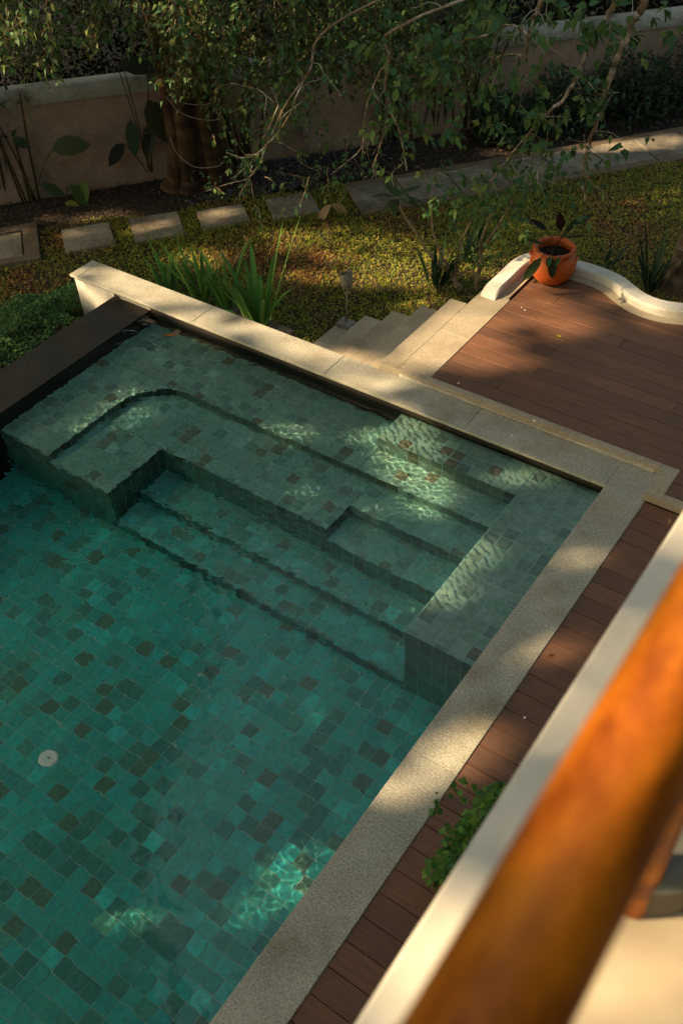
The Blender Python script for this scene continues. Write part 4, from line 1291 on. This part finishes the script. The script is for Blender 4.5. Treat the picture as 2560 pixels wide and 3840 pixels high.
s.add(vs, [(i_ * nv + k, i_ * nv + (k + 1) % nv, (i_ + 1) * nv + (k + 1) % nv, (i_ + 1) * nv + k) for i_ in range(len(prof) - 1) for k in range(nv)], None, True)
s.build('housing', M_lampm, sp)
m = MB(); m.add([ht + np.array(bt_ @ Vector((.06 * math.cos(2 * math.pi * k / nv), .06 * math.sin(2 * math.pi * k / nv), .142 + .020 * math.cos(2 * math.pi * k / nv - 2.0)))) for k in range(nv)], [tuple(range(nv))]); m.build('lens', M_glass, sp)
m = MB(); c_ = ht + ax * .005; m.tube(spline([c_ + np.array(bt_ @ Vector((.0, -.02, -.02))), c_ + np.array(bt_ @ Vector((-.035, -.055, .04))), c_ + np.array(bt_ @ Vector((-.05, -.055, .11))), c_ + np.array(bt_ @ Vector((-.055, -.035, .165)))], 5), .009, None, 6); m.build('bracket', M_lampm, sp)

# ------------------------------------------------------------------ climbing plant by the lower deck
vb = gp(1120, 1990, 0.0)
cl = empty('ivy_shrub', (float(vb[0]) + .15, float(vb[1]), 0)); tag(cl, 'bright green small leaved climber growing up beside the lower deck below the balcony', 'plant')
q = []
sm = MB()
for _ in range(150):
    t = random.uniform(0, 1)
    x = 1018 + 140 * t + random.uniform(-6, 30) + 38 * math.sin(t * 9) * .3; y = 2010 - 175 * t + random.gauss(0, 13)
    z_ = random.uniform(.05, .55)
    p = gp(x, y, z_); d = np.array([-.5, -.1, .3]) + rng.normal(size=3) * .6; d /= np.linalg.norm(d)
    q.append(np.array([p, p + d * .05, p + d * .10]))
    sm.tube([p + np.array([.25, .02, -.1]), p], [.004, .0025], (.07, .07, .03), 4, False)
tag(sm.build('stems', M_bark, cl), kind='stuff')
for (x, y) in ((1005, 1850), (985, 1975), (1018, 1835), (1075, 1815), (990, 2040), (1045, 1822)):
    p = gp(x, y, .3); q.append(np.array([p, p + rdir(1)[0] * .04, p + rdir(1)[0] * .06]))
a = cat([leaves_on(q, 60, .05, [(.06, .17, .03), (.085, .22, .04), (.045, .13, .03), (.13, .25, .035), (.05, .15, .04)], .03, aspect=.8)])
tag(link('foliage', leaf_mesh('foliage', *a, shape='pointed', fold=.2, droop=.25), cl), kind='stuff')

# ------------------------------------------------------------------ small things lying about
def small_leaf(p, L, w_, c_, lab, name='fallen_leaf', group=None, th=0):
    me_ = leaf_mesh(name, np.array([p]), np.array([[math.cos(th), math.sin(th), .05]]), np.array([[0, 0, 1.]]), np.array([L]), np.array([w_]), np.array([c_]), 'oval', fold=-.12, droop=.0)
    o = tag(link(name, me_), lab, 'leaf', group); return o
small_leaf(gp(376, 769, WL + .006), .14, .05, (.34, .13, .03), 'orange brown leaf floating at the far left corner of the pool', th=.6)
small_leaf(gp(1278, 770, ZD + .004), .045, .03, (.42, .42, .03), 'tiny yellow green leaf lying in the middle of the upper deck', th=.2)
small_leaf(gp(1536, 1204, -.002), .06, .02, (.5, .3, .1), 'small dry curled leaf on the lower deck next to the balcony edge', th=1.9)
small_leaf(gp(1258, 1505, .004), .03, .02, (.12, .05, .02), 'tiny brown leaf fleck on the right coping', th=.9)
for (x, y, z_, s_, lab) in ((1226, 966, ZD, .02, 'white petal on the upper deck nearest the coping'), (1052, 880, ZD, .014, 'white speck on the deck board closest to the step corner'), (1205, 1640, 0, 0, ''), (1175, 1000, ZD, .012, 'small white speck between two deck boards'),
                       (1056, 702, ZD, 0, ''), (1204, 1648, -.006, .014, 'white petal on the lower deck boards'), (1056, 700, 0, 0, ''), (1205, 712, ZD, .012, 'white speck on the deck in front of the pot'), (1197, 706, ZD, .010, 'smaller white speck on the deck in front of the pot')):
    if not s_: continue
    s_ *= .62; p = gp(x, y, z_ + .002); m = MB(); m.lathe([(.0, s_ * .4), (s_ * .6, s_ * .3), (s_, 0)], p, 7); tag(m.build('petal', M_drain), lab, 'petal')

# ------------------------------------------------------------------ unseen tree on the sunny side: crown gaps cut so sun lands in set patches
Hx = np.cross(SD, [0, 0, 1]); Hx /= np.linalg.norm(Hx); Hy = np.cross(Hx, SD)      # axes of the plane across the light
def ab(p): return np.array([p @ Hx, p @ Hy])
def poly(pts, z, water=False):
    out = []
    for x, y in pts:
        if water:
            q = wet(x, y, z)
            k = (-.095 - z) * .778
            q = q - np.array([SD[0], SD[1], 0]) / math.cos(SUN_EL) * k; q[2] = -.095
        else:
            q = gp(x, y, z)
        out.append(ab(q))
    return np.array(out)
PATCH = [poly(p, z, w) for p, z, w in [
    ([(240, 640), (320, 600), (520, 690), (480, 775), (300, 700)], 0, 0),
    ([(540, 755), (590, 715), (720, 765), (880, 835), (900, 910), (700, 835)], 0, 0),
    ([(170, 640), (255, 650), (250, 700), (195, 720)], -.2, 0),
    ([(850, 925), (955, 950), (985, 985), (860, 935)], 0, 0),
    ([(880, 838), (965, 862), (1060, 790), (1170, 700), (1110, 668), (1040, 690), (955, 762)], ZD, 0),
    ([(1010, 810), (1070, 860), (1190, 825), (1140, 755), (1060, 755)], ZD, 0),
    ([(1225, 745), (1330, 770), (1400, 745), (1300, 715)], ZD, 0), ([(1130, 700), (1210, 690), (1330, 670), (1300, 700), (1200, 715)], ZD, 0),
    ([(1105, 680), (1135, 610), (1210, 555), (1235, 575), (1165, 640)], .15, 0),
    ([(1395, 650), (1500, 685), (1568, 690), (1568, 728), (1470, 720), (1390, 668)], .14, 0),
    ([(1225, 600), (1262, 590), (1262, 650), (1228, 640)], .16, 0),
    ([(540, 540), (700, 518), (900, 522), (1100, 548), (1205, 585), (1160, 640), (1000, 625), (850, 605), (640, 590)], G, 0),
    ([(640, 615), (850, 620), (1020, 645), (960, 670), (800, 655), (660, 640)], G, 0),
    ([(1040, 500), (1300, 470), (1568, 430), (1568, 490), (1400, 520), (1200, 560)], G, 0),
    ([(900, 690), (1010, 665), (1030, 690), (900, 730)], G, 0), ([(400, 560), (520, 575), (500, 620), (400, 600)], G, 0),
    ([(0, 800), (50, 780), (70, 800), (20, 850)], G + .4, 0), ([(100, 490), (350, 478), (340, 492), (110, 506)], G, 0),
    ([(0, 540), (70, 530), (60, 550), (0, 560)], G, 0), ([(150, 540), (250, 520), (250, 532), (160, 556)], G, 0), ([(460, 492), (560, 475), (565, 495), (480, 508)], G, 0), ([(300, 520), (400, 505), (410, 515), (310, 532)], G, 0),
    ([(1110, 345), (1250, 330), (1230, 345), (1120, 358)], G, 0), ([(1180, 372), (1420, 345), (1568, 325), (1568, 340), (1400, 362), (1190, 386)], G, 0), ([(1300, 335), (1568, 312), (1568, 318), (1310, 345)], G, 0),
    ([(870, 1060), (1000, 985), (1080, 1040), (1020, 1120), (960, 1170), (870, 1110)], -.34, 1),
    ([(1000, 1320), (1050, 1255), (1150, 1290), (1080, 1380), (1000, 1400), (900, 1385)], -.2, 1),
    ([(820, 1430), (930, 1390), (930, 1440), (860, 1480)], -.9, 1),
    ([(440, 2135), (590, 2030), (740, 1925), (750, 2000), (630, 2110), (485, 2185)], -1.08, 1),
    ([(570, 1225), (640, 1205), (680, 1220), (620, 1270)], -.8, 1), ([(660, 1140), (740, 1110), (750, 1140), (690, 1160)], -.46, 1),
    ([(920, 950), (1010, 985), (990, 1010), (900, 990)], -.14, 1), ([(620, 970), (690, 975), (670, 1010), (620, 1000)], -.34, 1),
    ([(160, 980), (300, 880), (330, 890), (220, 1010)], -.34, 1), ([(260, 990), (360, 910), (390, 930), (300, 1010)], -.46, 1),
    ([(650, 1640), (770, 1600), (780, 1660), (690, 1690)], -1.08, 1), ([(250, 2080), (330, 2060), (330, 2110), (260, 2120)], -1.08, 1),
    ([(870, 1810), (960, 1740), (1080, 1660), (1120, 1680), (1020, 1790), (900, 1850)], 0, 0),
    ([(1050, 1790), (1110, 1720), (1180, 1690), (1160, 1740), (1090, 1800)], 0, 0),
    ([(1180, 1530), (1250, 1465), (1345, 1440), (1360, 1480), (1260, 1520)], 0, 0), ([(1270, 1310), (1340, 1260), (1380, 1290), (1300, 1340)], 0, 0),
    ([(1150, 1060), (1200, 1080), (1200, 1110), (1140, 1090)], 0, 0),
]]
PATCH.append(np.array([ab(np.array(q)) for q in ((1.2, -4.80, 4.17), (1.2, -3.4, 4.17), (1.85, -3.4, 4.17), (1.85, -4.80, 4.17))]))
def inpoly(Q, pl):
    x, y = Q[:, 0], Q[:, 1]; r_ = np.zeros(len(Q), bool); j = len(pl) - 1
    for i_ in range(len(pl)):
        c_ = ((pl[i_, 1] > y) != (pl[j, 1] > y)) & (x < (pl[j, 0] - pl[i_, 0]) * (y - pl[i_, 1]) / (pl[j, 1] - pl[i_, 1] + 1e-12) + pl[i_, 0])
        r_ ^= c_; j = i_
    return r_
corners = [ab(gp(x, y, z)) for x, y, z in ((0, 0, G), (1568, 0, G), (0, 2352, -.1), (1568, 1176, G), (0, 500, G), (1568, 300, G), (200, 1500, 0), (1300, 1700, 0))] + \
          [ab(np.array([2.6, -6.5, 4.2])), ab(np.array([3.8, 1, 4.2])), ab(np.array([3.9, -6.5, 3.3])), ab(un(-7, 8, 1.5)), ab(un(6, 8, 1.5)), ab(un(-9, 14, 3)), ab(un(12, 14, 3))] + [ab(C + ray(*q) * t) for q in ((-60, -60), (-60, 500), (1600, -60), (700, -60)) for t in (7, 10, 17)]
corners = np.array(corners)
lo, hi = corners.min(0) - .8, corners.max(0) + .8

area = (hi - lo).prod()
lay = []
for k in range(4):
    g1, g2 = np.meshgrid(np.arange(lo[0], hi[0], .155) + .04 * k, np.arange(lo[1], hi[1], .155) + .04 * k)
    q_ = np.stack([g1.ravel(), g2.ravel()], 1)
    lay.append(q_ + rng.uniform(-.06, .06, q_.shape))
Q = np.concatenate(lay); n = len(Q)
open_ = np.zeros(n, bool)
jit = Q + rng.normal(size=Q.shape) * .03
SOFT = [(poly([(215, 600), (480, 670), (960, 850), (985, 900), (940, 935), (600, 800), (170, 630)], 0), .76),
        (np.array([ab(np.array(q)) for q in ((1.15, -5.1, 3.3), (1.15, -3.3, 3.3), (1.45, -3.3, 3.3), (1.45, -5.1, 3.3))]), .70),
        (np.array([ab(np.array(q)) for q in ((1.6, -5.3, 3.3), (1.6, -4.0, 3.3), (2.4, -4.0, 3.3), (2.4, -5.3, 3.3))]), .60),
        (poly([(1000, 690), (1300, 660), (1568, 720), (1568, 800), (1300, 800), (1050, 860)], ZD), .62),
        (poly([(560, 1000), (900, 950), (1150, 1060), (1250, 1250), (1000, 1420), (700, 1250)], -.4, True), .55)]
for pl, st_ in [(p_, .97) for p_ in PATCH] + SOFT:
    hit = np.zeros(n, bool)
    for k in range(9):
        o_ = np.array([math.cos(k * .785), math.sin(k * .785)]) * (.06 if k < 8 else 0)
        hit |= inpoly(jit + o_, pl)
    open_ |= hit & (rng.uniform(0, 1, n) < st_)
Q = Q[~open_]; n = len(Q)
dist = 12.0 + 1.2 * vnoise(Q[:, 0], Q[:, 1], .6, 5) + rng.uniform(-1.2, 1.2, n)
t0 = -dist[:, None]
P = Q[:, [0]] * Hx + Q[:, [1]] * Hy + SD * (t0 + (np.array([-2.0, 0.5, 0]) @ SD))
okz = P[:, 2] > 3.4
P = P[okz]; n = len(P)
th_ = rng.uniform(0, 6.283, (n, 1)); D = Hx * np.cos(th_) + Hy * np.sin(th_) + rdir(n) * .25; N = rdir(n) * .3 - SD
Lc = rng.uniform(.26, .36, n); P = P - D / np.linalg.norm(D, axis=1)[:, None] * (Lc * .5)[:, None]
ct = empty('unseen_shade_tree', (-15.0, -7.5, G)); tag(ct, 'unseen tall shade tree on the sunny side of the pool, crown gaps cut to place sun patches', 'tree')
foliage('crown', [[P, D, N, Lc, Lc * .72, pick(GREENS, n)]], ct)
m = MB(); tp = np.array([-15.0, -7.5, G])
cen = P.mean(0)
m.tube(spline([tp, tp + [.1, .1, 2.5], tp + [.3, .2, 5.0], tp + [.6, .6, 7.5]], 6), np.linspace(.42, .2, 19), (.12, .09, .06), 14); m.build('trunk', M_bark, ct)
for k in range(16):
    e_ = P[rng.randint(n)]
    s0 = tp + np.array([.3, .3, random.uniform(4, 7)])
    m = MB(); m.tube(spline([s0, (s0 + e_) / 2 + [0, 0, .6], e_], 6), np.linspace(.07, .015, 13), (.12, .09, .06), 7)
    m.build('unseen_limb', M_bark, ct)
print('crown leaves', n); ab_all = Q

# crown of the multi-stemmed tree, above the picture: keeps the planting below it in shade
nc = 46000
u_ = rng.uniform(-9, 12, nc); n_ = rng.uniform(6.3, 15, nc)
Pc = U2 * u_[:, None] + N2 * n_[:, None] + np.array([0, 0, 1.]) * (4.6 + rng.uniform(0, 2.2, nc) + .5 * vnoise(u_, n_, .8, 91))[:, None]
Qc = np.stack([Pc @ Hx, Pc @ Hy], 1); op = np.zeros(nc, bool)
for pl in PATCH:
    for k in range(9):
        op |= inpoly(Qc + np.array([math.cos(k * .785), math.sin(k * .785)]) * (.12 if k < 8 else 0), pl)
Pc = Pc[~op]; nc = len(Pc)
foliage('crown', [[Pc, rdir(nc), rdir(nc) * .8 + np.array([0, 0, 1]), rng.uniform(.14, .26, nc), rng.uniform(.10, .16, nc), pick(OLIVE, nc)]], bt)
